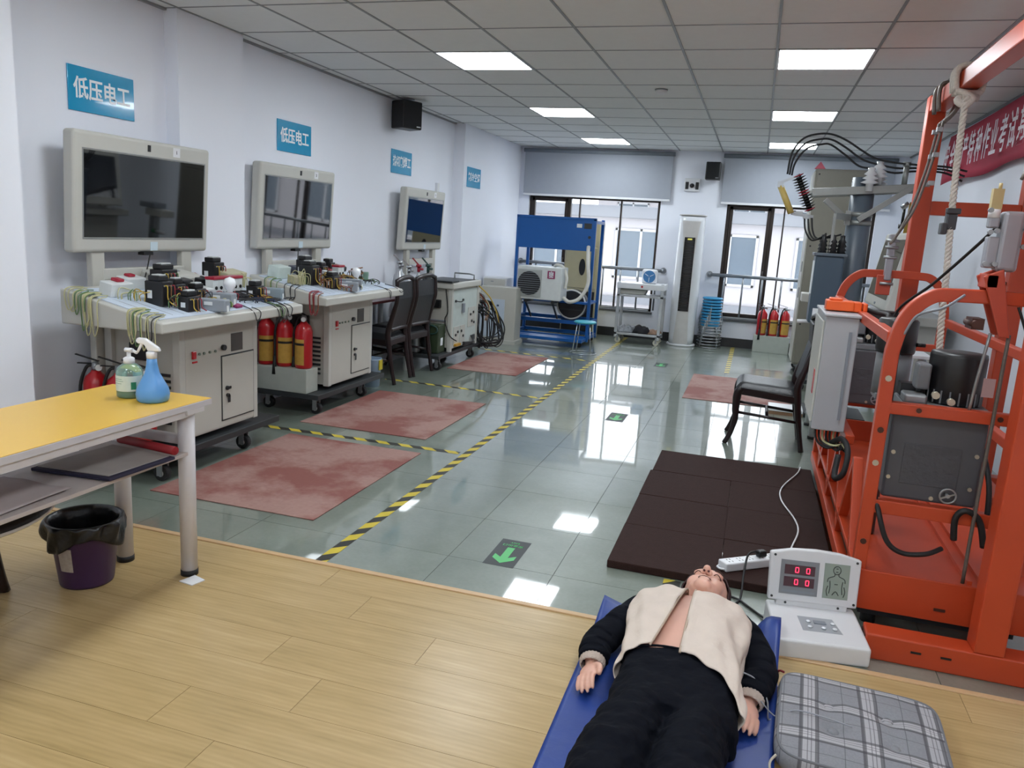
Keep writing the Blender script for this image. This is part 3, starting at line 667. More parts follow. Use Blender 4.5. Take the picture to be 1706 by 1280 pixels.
# ---------------------------------------------------------------- fire extinguishers
EXLBL = mat('yellow_paper_label', 'b98f3c', .6, var=.12, scale=40)
def make_ext(label, h=.36, rad=.066):
    t = thing('fire_extinguisher', label, 'fire extinguisher', (0, 0, 0), 0, 'fire extinguishers')
    MB().lathe([(rad * .9, 0), (rad, .012), (rad, h * .8), (rad * .82, h * .9), (rad * .4, h * .97), (rad * .34, h)], n=24).build('body', RED, t)
    a0, a1 = -2.5, -.7
    lb = MB().surf(lambda u, v: ((rad + .001) * math.cos(a0 + (a1 - a0) * u), (rad + .001) * math.sin(a0 + (a1 - a0) * u), h * (.08 + .55 * v)), 12, 2).build('label', EXLBL, t)
    MB().surf(lambda u, v: ((rad + .0016) * math.cos(a0 + (a1 - a0) * u), (rad + .0016) * math.sin(a0 + (a1 - a0) * u), h * (.5 + .05 * v)), 12, 2).build('label_band', BLACK, lb)
    v = MB().lathe([(.02, h), (.024, h + .02), (.016, h + .045)], n=12).cyl((0, 0, h + .02), (.03, -.03, h + .02), .012).build('valve', STEELP, t)
    MB().cyl((.03, -.03, h + .02), (.038, -.038, h + .02), .018).build('gauge', WHITE, v)
    MB().beam((.02, 0, h + .05), (-.11, 0, h + .085), .018, .006).beam((.01, 0, h + .035), (-.1, 0, h + .035), .018, .006).build('handle', BLACK, t, bevel=.002)
    ha = -2.75; hd = lambda q, z: (q * math.cos(ha), q * math.sin(ha), z)
    ps = [hd(.012, h + .025), hd(rad * .7, h + .015), hd(rad + .014, h * .75), hd(rad + .016, h * .3), hd(rad + .018, .06)]
    MB().tube(ps, .009, 8, 5).build('hose', BLACKR, t)
    MB().cyl(hd(rad + .018, .08), hd(rad + .02, -.06), .011, .02, 10).build('nozzle', BLACKR, t)
    return t
ext0 = make_ext('red fire extinguisher in the grey holder under the second bench, nearest the cabinet')
ext0.location = (-3.245, 5.2, .352); ext0.rotation_euler = (0, 0, -.3)
dup(ext0, (-3.41, 5.2, .352), .6, 'red fire extinguisher in the middle of the holder under the second bench')
dup(ext0, (-3.575, 5.2, .352), .55, 'red fire extinguisher half hidden behind the first bench cabinet')
hold = thing('extinguisher_holder', 'grey box holder for extinguishers under the second bench', 'holder', (-3.4, 5.2, .166))
HM = mat('grey_green_holder', 'a9aea6', .5)
def holder(root, wx, wy, h):
    MB().box(-wx / 2, wx / 2, -wy / 2, wy / 2, 0, h).build('box', HM, root, bevel=.004)
holder(hold, .46, .165, .185)
#h1 = thing('extinguisher_holder', 'grey box holder behind the yellow table on the first bench base', 'holder', (-3.3, 3.44, .166)); holder(h1, .46, .165, .165)
dup(ext0, (-3.47, 3.43, .226), .3, 'red fire extinguisher low beside the first bench, next to the white column')
dup(ext0, (-3.31, 3.43, .226), .3, 'red fire extinguisher behind the hand soap bottle')
dup(ext0, (-3.15, 3.43, .226), .3, 'red fire extinguisher behind the blue spray bottle')

# ---------------------------------------------------------------- welding cart
def welding_cart():
    xf, y0, y1 = -3.03, 7.72, 8.55; yc = (y0 + y1) / 2
    t = thing('welding_cart', 'grey welding training cart on casters with cables hanging from its end', 'cart', (xf - .25, yc, 0)); o = t.location
    MB(o).box(-3.5, xf - .02, y0 + .02, y1 - .02, .2, .84).build('cabinet_body', BEIGE, t)
    for x in (-3.5, xf - .045):
        for y in (y0, y1 - .045): MB(o).box(x, x + .045, y, y + .045, .15, .85).build('corner_post', BEIGE2, t, bevel=.004)
    MB(o).box(-3.52, xf + .02, y0 - .02, y1 + .02, .83, .895).build('worktop', BEIGE2, t, bevel=.01)
    MB(o).box(-3.46, xf - .03, y0 + .25, y1 - .05, .893, .9).build('dark_inlay', BLACK, t)
    MB(o).box(-3.5, xf + .01, y0 - .04, y0 + .16, .9, .918).build('folded_tablet', DARKBASE, t, bevel=.005)
    MB(o).tube([(xf - .06, y1 - .02, .89), (xf - .06, y1 - .02, .945), (xf - .12, y1 - .02, .955), (xf - .3, y1 - .02, .955), (xf - .3, y1 - .02, .89)], .009, 8).build('handle', STEELP, t)
    fp = MB(o).box(xf - .022, xf - .004, y0 + .05, y1 - .05, .19, .81).build('front_panel', mat('pale_green_panel', 'bcc6c2', .4), t)
    for (a, b, c, d) in ((.08, .24, .22, .42), (.27, .42, .22, .42), (.5, .74, .38, .6)):
        q = MB(o).box(xf - .004, xf + .002, y0 + a, y0 + b, c, d).build('socket_plate', BEIGE2, fp, bevel=.002)
    for (a, c) in ((.13, .33), (.19, .36), (.3, .36), (.36, .3), (.57, .52), (.66, .54), (.62, .44), (.69, .42), (.1, .7), (.32, .7)):
        MB(o).cyl((xf - .002, y0 + a, c), (xf + .012, y0 + a, c), .014, None, 10).build('socket', BLACK, fp)
    MB(o).tube([(xf + .01, y0 + .1, .7), (xf + .03, y0 + .2, .69), (xf + .01, y0 + .32, .7)], .006, 6, 4).build('patch_lead', BLACKR, fp)
    MB(o).box(xf - .004, xf + .015, y0 + .3, y0 + .36, .56, .66).build('switch_box', GREY, fp)
    MB(o).box(xf - .005, xf + .03, y0 + .1, y0 + .24, .21, .235).build('yellow_plug', mat('yellow_plug_plastic', 'b98a2a', .4), fp)
    # near end
    MB(o).box(-3.32, -3.16, y0 - .004, y0 + .03, .62, .71).build('side_socket', BLACK, t, bevel=.01)
    for k in range(5): MB(o).box(-3.46, -3.1, y0 + .004, y0 + .022, .32 + k * .04, .335 + k * .04).build('louvre', GREY, t)
    MB(o).tube([(-3.1, y0 - .015, .83), (-3.07, y0 - .015, .6), (-3.1, y0 - .015, .5), (-3.04, y0 - .01, .34), (-3.0, y0 + .1, .27)], .006, 6, 5).build('lead', BLACKR, t)
    MB(o).box(-3.52, xf + .01, y0 - .34, y1 + .05, .125, .16).build('base_plate', DARKBASE, t, bevel=.004)
    for x in (-3.42, xf - .05):
        for y in (y0 - .26, y1 - .1): caster(t, x, y, .125, o)
    # monitor
    mx = -3.55
    for y in (yc - .35, yc + .35): MB(o).box(mx - .078, mx - .034, y - .04, y + .04, .16, 1.5).build('stand_post', BEIGE, t, bevel=.005)
    MB(o).box(mx - .07, mx - .03, yc - .33, yc + .33, 1.05, 1.11).build('stand_crossbar', BEIGE2, t)
    monitor(t, mx, yc - .545, yc + .515, 1.206, 1.86, o, tagn='3')
    # cables hanging off the far end
    R = random.Random(5)
    for k in range(15):
        a = R.uniform(0, .1); dx = R.uniform(-.06, .25)
        MB(o).tube([(xf - .12 + R.uniform(-.1, .05), y1 + .02, .66 - a), (xf + dx * .4, y1 + .12 + a, .55 + R.uniform(-.1, .1)), (xf + dx, y1 + .2 + a, .3 + R.uniform(-.12, .1)), (xf + dx * .8, y1 + .12 + a, .1 + R.uniform(-.03, .15)), (xf - .05 + R.uniform(-.05, .1), y1 + .05, .12 + R.uniform(0, .2)), (xf - .02, y1 + .02, .4 + R.uniform(-.1, .1))], R.choice([.011, .009, .007]), 6, 6).build('cable', BLACKR, t)
    for k in range(3): MB(o).tube([(xf + .0, y1 - .1 - .05 * k, .27), (xf + .06, y1 - .3, .22), (xf + .05, y0 + .25, .2 + .02 * k)], .01, 6, 5).build('cable', BLACKR, t)
    for k in range(8):
        MB(o).tube([(xf - .1, y1 + .02, .74), (xf - .02 + R.uniform(-.05, .08), y1 + .1, .7 + R.uniform(-.05, .05)), (xf + R.uniform(0, .1), y1 + .16, .58), (xf + R.uniform(-.02, .1), y1 + .1, .42)], .006, 5, 5).build('thin_lead', [WIREC[4], STEELP, WIREC[3], WIREC[5]][k % 4], t)
    MB(o).tube([(xf, y1 - .02, .83), (xf + .1, y1 + .1, .7), (xf + .16, y1 + .2, .52), (xf + .18, y1 + .26, .38)], .008, 6, 5).build('yellow_lead', WIREC[0], t)
    MB(o).box(xf - .2, xf - .02, y1 + .0, y1 + .12, .6, .79).build('terminal_box', BEIGE2, t, bevel=.004)
welding_cart()
SILV = mat('aluminium_cylinder', 'b9bcc0', .3, metal=.6, var=.05)
def gas_cyl(x, y, r, h, m_, cap, lb):
    t = thing('gas_cylinder', lb, 'gas cylinder', (x, y, .161), 0, 'gas cylinders behind the welding cart')
    MB().lathe([(r * .95, 0), (r, .01), (r, h * .84), (r * .8, h * .92), (r * .35, h * .97), (r * .3, h)], n=20).build('body', m_, t)
    v = MB().cyl((0, 0, h), (0, 0, h + .05), .016).cyl((0, 0, h + .03), (.05, 0, h + .03), .012).build('valve', cap, t)
    MB().cyl((0, 0, h + .05), (0, 0, h + .075), .03, .026, 12).build('hand_wheel', cap, t)
    MB().beam((.01, 0, h + .06), (-.05, -.05, h + .14), .018, .012).build('lever', cap, t)
GRN = mat('dark_green_enamel', '20423c', .4)
gas_cyl(-3.56, 7.53, .07, .86, SILV, CHROME, 'silver gas cylinder with lever, leftmost behind the welding cart')
gas_cyl(-3.44, 7.5, .05, .82, SILV, CHROME, 'slim silver gas cylinder with lever, second from left')
gas_cyl(-3.33, 7.5, .05, .84, SILV, REDPL, 'silver gas cylinder with red valve')
gas_cyl(-3.225, 7.5, .045, .85, mat('black_cylinder', '1f2628', .35), GRN, 'dark gas cylinder with green valve')
dup(ext0, (-3.36, 7.63, .221), .5, 'red fire extinguisher standing at the near end of the welding cart')
t = thing('green_gas_pack', 'dark green box with coiled hose at the near end of the welding cart', 'equipment box', (-3.17, 7.61, .161))
MB().box(-.07, .08, -.09, .1, 0, .3).build('case', mat('army_green', '2c3a24', .5), t, bevel=.01)
for k in range(3): MB().tube([(.0 + .07 * math.cos(a * .4), -.1 + .004 * k, .25 + .045 * math.sin(a * .4)) for a in range(16)], .007, 6, closed=True).build('hose_coil', GRN, t)
MB().box(.081, .083, -.03, .03, .08, .16).build('label', LBL, t)

# ---------------------------------------------------------------- chairs (front faces -x)
def make_chair(label):
    t = thing('wooden_chair', label, 'chair', (0, 0, 0), 0, 'dark wooden chairs')
    for s in (-1, 1):
        y = s * .205
        # cabriole front leg
        MB().tube([(-.2, y, .43), (-.225, y, .4), (-.232, y, .3), (-.225, y, .2), (-.25, y, .08), (-.285, y, .0)], .02, 8, 4, rs=[.03, .03, .026, .022, .019, .018]).build('front_leg', WOODDK, t)
        MB().tube([(.265, y, .002), (.225, y, .2), (.195, y, .40), (.19, y, .5), (.235, y, .66), (.27, y, .8), (.262, y, .98)], .02, 8, 5, rs=[.02, .024, .028, .028, .024, .022, .02]).build('back_post', WOODDK, t)
        MB().beam((-.2, y, .415), (.2, y, .385), .03, .06).build('side_rail', WOODDK, t, bevel=.008)
        MB().cyl((-.22, y, .25), (.215, y, .22), .011).build('side_stretcher', WOODDK, t)
    MB().box(-.215, -.18, -.2, .2, .385, .44).build('front_rail', WOODDK, t, bevel=.006)
    MB().box(.18, .21, -.2, .2, .36, .42).build('rear_rail', WOODDK, t, bevel=.006)
    MB().cyl((.0, -.205, .235), (.0, .205, .235), .011).build('cross_stretcher', WOODDK, t)
    def cush(u, v):
        x = -.245 + .44 * u; y = -.225 + .45 * v
        e = min(1, 8 * min(u, 1 - u, v, 1 - v)); e = 1 - (1 - e) ** 2
        return (x, y, .44 - .02 * u + .045 * e)
    MB().surf(cush, 18, 18).box(-.235, .185, -.215, .215, .405, .435).build('seat', LEATHER, t)
    prof = [(.195, .52), (.225, .66), (.258, .8), (.25, .95)]
    b = MB().prism([(x - .014, z) for x, z in prof] + [(x + .016, z) for x, z in reversed(prof)], -.185, .185, axis='y').build('backrest', LEATHER, t, bevel=.006)
    MB().tube([(.262, -.205, .965), (.275, -.1, .99), (.278, 0, .995), (.275, .1, .99), (.262, .205, .965)], .022, 8, 4).build('top_rail', WOODDK, t)
    MB().tube([(.2, -.2, .51), (.215, 0, .515), (.2, .2, .51)], .02, 8, 4).build('lower_back_rail', WOODDK, t)
    return t
ch = make_chair('dark wooden chair with black leather seat standing alone beside the orange basket')
ch.location = (.2, 6.17, 0)
dup(ch, (-3.38, 6.71, 0), .06, 'dark wooden chair with leather back, nearer of the two at the left side table')
dup(ch, (-3.37, 7.2, 0), -.05, 'dark wooden chair with leather back, farther of the two at the left side table')
t = thing('side_table', 'dark red side table pushed to the left wall behind the two chairs', 'table', (-3.48, 6.9, 0))
MB().box(-.2, .18, -.5, .42, .74, .765).build('table_top', mat('cherry_laminate', '4a2224', .3, var=.1), t, bevel=.004)
for x in (-.16, .14):
    for y in (-.45, .37): MB().cyl((x, y, 0), (x, y, .74), .028).build('leg', WHITE, t)
t = thing('paper_bucket', 'small pale blue bucket with yellow rim tag under the second bench', 'bucket', (-3.28, 6.38, 0))
MB().lathe([(.085, 0), (.1, .25), (.105, .26), (.097, .25), (.08, .01)], n=22).build('bucket_body', mat('pale_blue_plastic', '9fb4cc', .4), t)
MB().box(.098, .106, -.03, .03, .16, .25).build('rim_tag', mat('yellow_tag', 'c9b52e', .5), t)
# loudspeaker on the left wall
def speaker(label, loc, rz, d=(.2, .24, .27)):
    t = thing('wall_speaker', label, 'loudspeaker', loc, rz, 'wall loudspeakers')
    MB().box(0, d[0], -d[1] / 2, d[1] / 2, 0, d[2]).build('cabinet', BLACK, t, bevel=.012)
    MB().box(d[0], d[0] + .006, -d[1] / 2 + .012, d[1] / 2 - .012, .012, d[2] - .012).build('grille', mat('speaker_cloth', '1c1d1f', .9, bump=.4, bscale=300), t, bevel=.004)
    MB().box(d[0] + .005, d[0] + .008, d[1] * .2, d[1] * .4, .02, .03).build('badge', STEELP, t)
    MB().beam((-.06, 0, d[2] / 2), (.02, 0, d[2] / 2), .04, .06).build('bracket', DARKBASE, t)
    return t
speaker('black loudspeaker high on the left wall', (-3.63, 7.6, 2.42), -.5)
MB2 = speaker('black loudspeaker on the far wall between the blinds', (-.72, 11.585, 2.32), -1.57, (.16, .2, .24))
t = thing('security_camera', 'white wall camera with dark lenses on the far wall above the air conditioner', 'camera', (-1.0, YF - .002, 2.24))
MB().box(-.11, .11, -.03, 0, -.08, .1).build('housing', WHITE, t, bevel=.01)
MB().ball((0, -.032, 0), .032).build('lens', BLACK, t)
for x in (-.07, .07): MB().box(x - .022, x + .022, -.04, -.025, -.05, .05).build('light_array', BLACK, t, bevel=.005)
t = thing('wall_cable_conduit', 'thin white cable conduit on the left wall by the third monitor', 'conduit', (XL, 8.75, 0))
MB().box(0, .02, -.012, .012, .1, 1.95).build('conduit', WHITE, t)
MB().box(0, .03, -.03, .03, 1.85, 1.97).build('junction_box', WHITE, t)
# ---------------------------------------------------------------- tower air conditioner
def tower_ac():
    t = thing('tower_air_conditioner', 'tall white floor-standing air conditioner with black front grille between the windows', 'air conditioner', (-.915, 11.33, 0))
    W_, D_ = .185, .17
    prof = [(.0, .0), (.0, 1.0)]
    def hw(z):            # half width, waisted near the bottom and flaring to the foot
        k = z / 1.8
        return W_ * (.93 + .07 * math.cos((k - .5) * 3.0))
    def sec(u, v):
        z = .03 + 1.77 * v; a = 2 * math.pi * u
        c, s = math.cos(a), math.sin(a); e = .75
        return (hw(z) * math.copysign(abs(c) ** e, c), D_ * math.copysign(abs(s) ** e, s), z)
    b = MB().surf(sec, 40, 24, True)
    k = 40; b.f.append(list(range(k))); b.s.append(False); b.f.append([23 * k + i for i in range(k)]); b.s.append(False)
    b.build('body', mat('ac_white_gloss', 'd6d8dc', .22, var=.01, coat=.4), t)
    # front: cream centre strip, black grille
    def strip(wf, z0, z1, off):
        def f(u, v):
            z = z0 + (z1 - z0) * v; w_ = wf(z); x = (u - .5) * 2 * w_
            q = min(.999, abs(x) / hw(z)); y = -D_ * (1 - q ** (2 / .75)) ** (.75 / 2) - off
            return (x, y, z)
        return MB().surf(f, 14, 24)
    wf = lambda z: .075 + .05 * max(0, (z - 1.25) / .5) ** 1.4 + .03 * max(0, (.55 - z) / .5) ** 1.2
    strip(wf, .04, 1.74, .004).build('centre_panel', mat('ac_cream_panel', 'c2bfbc', .3), t)
    strip(lambda z: .072, .5, 1.52, .010).build('grille', mat('ac_black_grille', '0c0c0e', .25), t)
    for k_ in range(30):
        z = .53 + k_ * .032; MB().box(-.066, .066, -D_ - .013, -D_ - .008, z, z + .006).build('louvre', BLACK, t)
    MB().box(-.03, .03, -D_ - .014, -D_ - .009, 1.485, 1.505).build('display', mat('ac_display', '8d8c3a', .3, emit=.5, ecol='c9c65a'), t)
    MB().lathe([(.0001, 1.8), (.15, 1.803), (.19, 1.815), (.185, 1.83), (.0001, 1.835)], n=36, sy=.92).build('top_cap', mat('ac_top_grey', 'b2aeab', .3), t)
    MB().lathe([(.2, 0), (.205, .02), (.19, .035)], n=36, sy=.92).build('base', WHITE, t)
tower_ac()
# ---------------------------------------------------------------- stacked stools and single stool
SBL = mat('sky_blue_stool_plastic', '2f8fc0', .4); STEAL = mat('teal_stool_plastic', '3ba0b4', .4)
def make_stool(label, seat_m, h=.42, wire_r=.006, r0=.14, r1=.165):
    t = thing('round_stool', label, 'stool', (0, 0, 0), 0, None)
    MB().lathe([(.0001, h - .012), (r0 - .01, h - .014), (r0, h - .006), (r0, h + .006), (r0 - .012, h + .014), (.0001, h + .01)], n=28).build('seat', seat_m, t)
    for k in range(4):
        a = math.pi / 4 + k * math.pi / 2
        MB().tube([(r0 * .8 * math.cos(a), r0 * .8 * math.sin(a), h - .012), (r1 * math.cos(a), r1 * math.sin(a), .008)], wire_r, 6).build('leg', CHROME, t)
    for rr, z in ((r1, .012),):
        MB().tube([(rr * math.cos(2 * math.pi * i / 24), rr * math.sin(2 * math.pi * i / 24), z) for i in range(24)], wire_r * .8, 6, closed=True).build('foot_ring', CHROME, t)
    return t
s0 = make_stool('round teal stool with thin wire legs standing in the aisle', STEAL, .4); s0.location = (-1.97, 9.6, 0)
st = make_stool('blue stool, bottom one of the stack by the window', SBL, .32)
st['group'] = 'stacked blue stools'; st.location = (-.53, 11.38, 0)
ordn = ['second', 'third', 'fourth', 'fifth', 'sixth', 'seventh', 'eighth', 'ninth', 'topmost']
for k in range(9): dup(st, (-.53 + random.uniform(-.006, .006), 11.38, .042 * (k + 1)), .1 * k, f'blue stool, {ordn[k]} {"of" if k == 8 else "from the bottom of"} the stack by the window')
# ---------------------------------------------------------------- far extinguishers
t = thing('extinguisher_holder', 'pale box holder for extinguishers below the right window', 'holder', (.31, 11.47, 0)); 
MB().box(-.24, .24, -.09, .09, 0, .235).build('box', HM, t, bevel=.004)
dup(ext0, (.16, 11.47, .236), .9, 'red fire extinguisher below the right window, left of three'); dup(ext0, (.31, 11.47, .236), .3, 'red fire extinguisher below the right window, middle of three'); dup(ext0, (.46, 11.47, .236), .3, 'red fire extinguisher below the right window, right of three')
# ---------------------------------------------------------------- trolley with box fan
t = thing('steel_trolley', 'silver two-shelf trolley on casters below the left window', 'trolley', (-1.5, 11.12, 0)); o = t.location
ALU = mat('aluminium_profile', 'b4b7ba', .35, metal=.5, var=.03)
for x in (-1.8, -1.2):
    for y in (10.95, 11.3):
        MB(o).box(x - .02, x + .02, y - .02, y + .02, .08, .86).build('post', ALU, t, bevel=.003)
for z, m_ in ((.12, ALU), (.66, ALU)): MB(o).box(-1.82, -1.18, 10.93, 11.32, z, z + .03).build('shelf', m_, t, bevel=.003)
MB(o).box(-1.83, -1.17, 10.92, 11.33, .77, .85).build('top_tray', WHITE, t, bevel=.006)
MB(o).cyl((-1.48, 10.915, .81), (-1.48, 10.925, .81), .015).build('red_knob', RED, t)
for x in (-1.77, -1.23):
    for y in (10.98, 11.27): c = MB(o).cyl((x, y - .015, .04), (x, y + .015, .04), .04, None, 16).build('wheel', mat('cream_wheel', 'c9c6b4', .5), t); MB(o).box(x - .012, x + .012, y - .024, y + .024, .03, .11).build('fork', STEELP, c)
t = thing('grey_tray', 'grey plastic tray on the middle shelf of the trolley', 'tray', (-1.62, 11.1, .691))
MB().prism([(-.17, 0), (.17, 0), (.2, .07), (-.2, .07)], -.12, .12, axis='y').build('tray_body', BEIGE2, t, bevel=.008); MB().box(-.19, .19, -.11, .11, .066, .072).build('tray_inside', GREY, t)
t = thing('box_fan', 'small white box fan with blue grille on the trolley', 'fan', (-1.41, 11.1, .85))
MB().box(-.105, .105, -.05, .05, .0, .2).build('fan_case', WHITE, t, bevel=.03, seg=4)
MB().lathe([(.085, 0), (.085, .006)], n=28, M=frame_m((1, 0, 0), (0, 0, 1), (0, -.05, .1))).build('grille', mat('fan_blue', '3d78ad', .4), t)
for k in range(3):
    a = k * 2.094 + .5
    MB().beam((.012 * math.cos(a), -.059, .1 + .012 * math.sin(a)), (.07 * math.cos(a), -.059, .1 + .07 * math.sin(a)), .006, .02, (0, 1, 0)).build('blade', WHITE, t)
def cloth(name, label, loc, w_, d_, h, m_, seed):
    R = random.Random(seed); ph = [R.uniform(0, 6) for _ in range(6)]
    def f(u, v):
        x = (u - .5) * w_; y = (v - .5) * d_
        e = min(1, 5 * min(u, 1 - u, v, 1 - v)); z = h * e ** .6 * (.7 + .3 * math.sin(9 * u + ph[0] + 3 * v) * math.cos(7 * v + ph[1])) + .002
        return (x + .02 * math.sin(6 * v + ph[2]), y + .015 * math.sin(7 * u + ph[3]), z)
    o = MB().surf(f, 22, 16).build(name, m_, None, solid=.004); o.location = loc
    return tag(o, label, 'cloth', 'cloths on the trolley')
cloth('folded_cloth', 'grey checked cloth lying on the lower trolley shelf', (-1.68, 11.1, .153), .26, .3, .1, mat('grey_checked_cloth', '8d9095', .9, var=.5, scale=40), 1)
cloth('folded_cloth', 'black cloth lying on the lower trolley shelf', (-1.46, 11.08, .153), .24, .26, .11, mat('black_cloth', '1f1e22', .9), 2)
cloth('folded_cloth', 'tan and blue cloth at the right end of the lower trolley shelf', (-1.29, 11.1, .153), .18, .26, .06, mat('tan_cloth', '8f7360', .9, var=.3), 3)
# ---------------------------------------------------------------- blue refrigeration stand with units
BLUE = mat('royal_blue_enamel', '0c569e', .35, var=.04)
t = thing('refrigeration_stand', 'tall blue steel training stand before the left window', 'equipment stand', (-2.6, 10.55, 0)); o = t.location
x0, x1, y0, y1 = -3.13, -2.08, 10.3, 10.85
for x in (x0, x1):
    for y in (y0, y1): MB(o).box(x - .02, x + .02, y - .02, y + .02, .05, 1.68).build('post', BLUE, t, bevel=.003)
MB(o).box(x0, x1, y0 - .015, y0 + .1, 1.26, 1.66).build('header_panel', BLUE, t, bevel=.004)
MB(o).box(x0 - .02, x1 + .02, y0 - .02, y0 + .02, 1.66, 1.69).build('top_bar', BLUE, t)
for y in (y0, y1):
    for z in (.1, .3): MB(o).box(x0, x1, y - .02, y + .02, z - .025, z + .025).build('cross_rail', BLUE, t, bevel=.003)
for x in (x0, x1):
    for z in (.1, .3, 1.64): MB(o).box(x - .02, x + .02, y0, y1, z - .02, z + .02).build('side_rail', BLUE, t)
MB(o).box(x0, x1, y0 - .3, y0 - .02, .07, .11).build('front_shelf', BLUE, t, bevel=.004)
MB(o).box(x0, x1, y0 + .02, y1 - .02, .55, .575).build('shelf', BLUE, t)
for x in (x0 + .05, x1 - .05):
    for y in (y0 - .22, y1 - .02): MB(o).cyl((x, y - .015, .036), (x, y + .015, .036), .036).build('wheel', BLACKR, t)
lb = MB(o).box(x1 - .24, x1 - .17, y0 - .018, y0 - .014, 1.56, 1.61).build('white_label', LBL, t)
MB(o).box(x1 - .14, x1 - .04, y0 - .018, y0 - .014, 1.55, 1.62).build('dark_display', DARKBASE, t); MB(o).cyl((x1 - .06, y0 - .02, 1.44), (x1 - .06, y0 - .014, 1.44), .02).build('switch', DARKBASE, t)
HOSE = mat('white_pipe_insulation', 'cfccc4', .6, bump=.3, bscale=60)
# outdoor unit hanging on brackets at the stand's front
t = thing('outdoor_unit', 'white air conditioner outdoor unit with round grille mounted on the blue stand', 'air conditioner', (-2.69, 10.03, .6)); o = t.location
MB(o).box(-2.99, -2.39, 9.92, 10.27, .6, 1.03).build('casing', mat('outdoor_unit_white', 'cdd0cf', .45), t, bevel=.012)
gx = -2.82; gz = .81
MB(o).box(gx - .165, gx + .165, 9.908, 9.925, gz - .18, gz + .18).build('grille_frame', mat('unit_grey', 'a5a8a6', .5), t, bevel=.01)
MB(o).lathe([(.155, 0), (.155, .008)], n=32, M=frame_m((1, 0, 0), (0, 0, 1), (gx, 9.906, gz))).build('fan_opening', BLACK, t)
for k in range(11):
    dz = -.14 + k * .028; hw_ = math.sqrt(max(0, .155 ** 2 - dz ** 2))
    MB(o).box(gx - hw_, gx + hw_, 9.893, 9.899, gz + dz - .003, gz + dz + .003).build('grille_bar', GREY, t)
EMB = mat('magenta_emblem', '8a2b58', .4)
ex, ez = -2.53, .93
b = MB(o).box(ex - .05, ex + .05, 9.913, 9.921, ez - .045, ez + .055).build('emblem', EMB, t)
for q in ((-.03, -.012, -.01, .04), (.012, .03, -.01, .04), (-.03, .03, .008, .018), (-.006, .006, -.03, .05), (-.03, -.006, -.03, -.018), (.006, .03, -.03, -.018)): MB(o).box(ex + q[0], ex + q[1], 9.910, 9.914, ez + q[2], ez + q[3]).build('emblem_stroke', LBL, b)
for x in (-2.87, -2.5): MB(o).box(x - .02, x + .02, 9.95, 10.28, .56, .6).beam((x, 9.97, .56), (x, 10.27, .34), .02, .02).build('bracket', DARKBASE, t)
t = thing('insulated_pipe', 'white insulated pipe looping from the outdoor unit up to the indoor unit', 'pipe', (-2.4, 10.1, .6)); o = t.location
MB(o).tube([(-2.375, 10.05, .64), (-2.28, 9.98, .6), (-2.15, 10.0, .66), (-2.06, 10.03, .85), (-2.09, 10.08, 1.1), (-2.13, 10.22, 1.26), (-2.14, 10.27, 1.32)], .025, 10, 6).build('pipe_run', HOSE, t)
MB(o).tube([(-2.56, 10.2, 1.035), (-2.52, 10.16, 1.06), (-2.42, 10.12, 1.03), (-2.36, 10.08, .9), (-2.37, 10.06, .76)], .02, 10, 6).build('pipe_loop', HOSE, t)
# indoor cabinet unit behind the stand
t = thing('indoor_cabinet_unit', 'cream cabinet air conditioner standing behind the blue stand', 'air conditioner', (-2.33, 11.1, 0)); o = t.location
CRM = mat('aged_cream_plastic', 'c9bc92', .4, var=.04)
MB(o).box(-2.62, -2.13, 10.96, 11.3, 0, 1.66).build('casing', CRM, t, bevel=.02)
MB(o).box(-2.6, -2.15, 10.945, 10.965, .72, 1.3).build('front_panel', CRM, t, bevel=.01)
MB(o).box(-2.6, -2.15, 10.945, 10.965, .06, .68).build('lower_grille', mat('dark_intake', '2a2826', .5), t)
MB(o).lathe([(.045, 0), (.045, .006)], n=24, sy=2.6, M=frame_m((1, 0, 0), (0, 0, 1), (-2.35, 10.945, 1.02))).build('oval_badge', BLACK, t)
MB(o).box(-2.128, -2.124, 11.0, 11.2, 1.2, 1.6).build('side_vent', DARKBASE, t)
# round drum in the stand
t = thing('drum_fan', 'black round drum with pale rim lying inside the blue stand', 'drum', (-2.36, 10.56, .326))
for y_, r_, m_, nm in ((-.1, .2, BLACK, 'drum_face'),): MB().lathe([(r_, 0), (r_, .2), (r_ * .9, .205)], n=32, M=frame_m((1, 0, 0), (0, 0, 1), (0, .1, .2))).build('drum_body', BLACK, t)
MB().tube([(.195 * math.cos(2 * math.pi * i / 32), -.1, .2 + .195 * math.sin(2 * math.pi * i / 32)) for i in range(32)], .012, 8, closed=True).build('rim', HOSE, t)
for k in range(3): MB().box(-.15, .15, -.112, -.106, .12 + .06 * k, .135 + .06 * k).build('spoke', DARKBASE, t)
# boxes left of the stand
t = thing('control_demo_cabinet', 'beige floor cabinet with a printed light panel beside the blue stand', 'cabinet', (-3.17, 9.82, 0)); o = t.location
MB(o).box(-3.42, -2.93, 9.72, 10.0, .04, .74).build('casing', BEIGE, t, bevel=.006); MB(o).box(-3.44, -2.9, 9.68, 10.02, 0, .05).build('plinth', BEIGE2, t)
p = MB(o).box(-3.41, -3.08, 9.71, 9.722, .08, .58).build('printed_panel', mat('panel_print_white', 'b8c3d0', .5), t)
for (x, z, w_) in ((-3.3, .5, .03), (-3.17, .5, .03), (-3.31, .44, .02), (-3.31, .4, .02), (-3.17, .4, .02), (-3.24, .32, .035), (-3.13, .22, .025), (-3.13, .17, .025), (-3.13, .12, .025)): MB(o).box(x - w_ / 2, x + w_ / 2, 9.706, 9.711, z - .012, z + .012).build('print_mark', mat('print_navy', '3a4560', .5), p)
t = thing('white_small_unit', 'low white appliance box behind the beige floor cabinet', 'appliance', (-3.2, 10.12, .0)); o = t.location
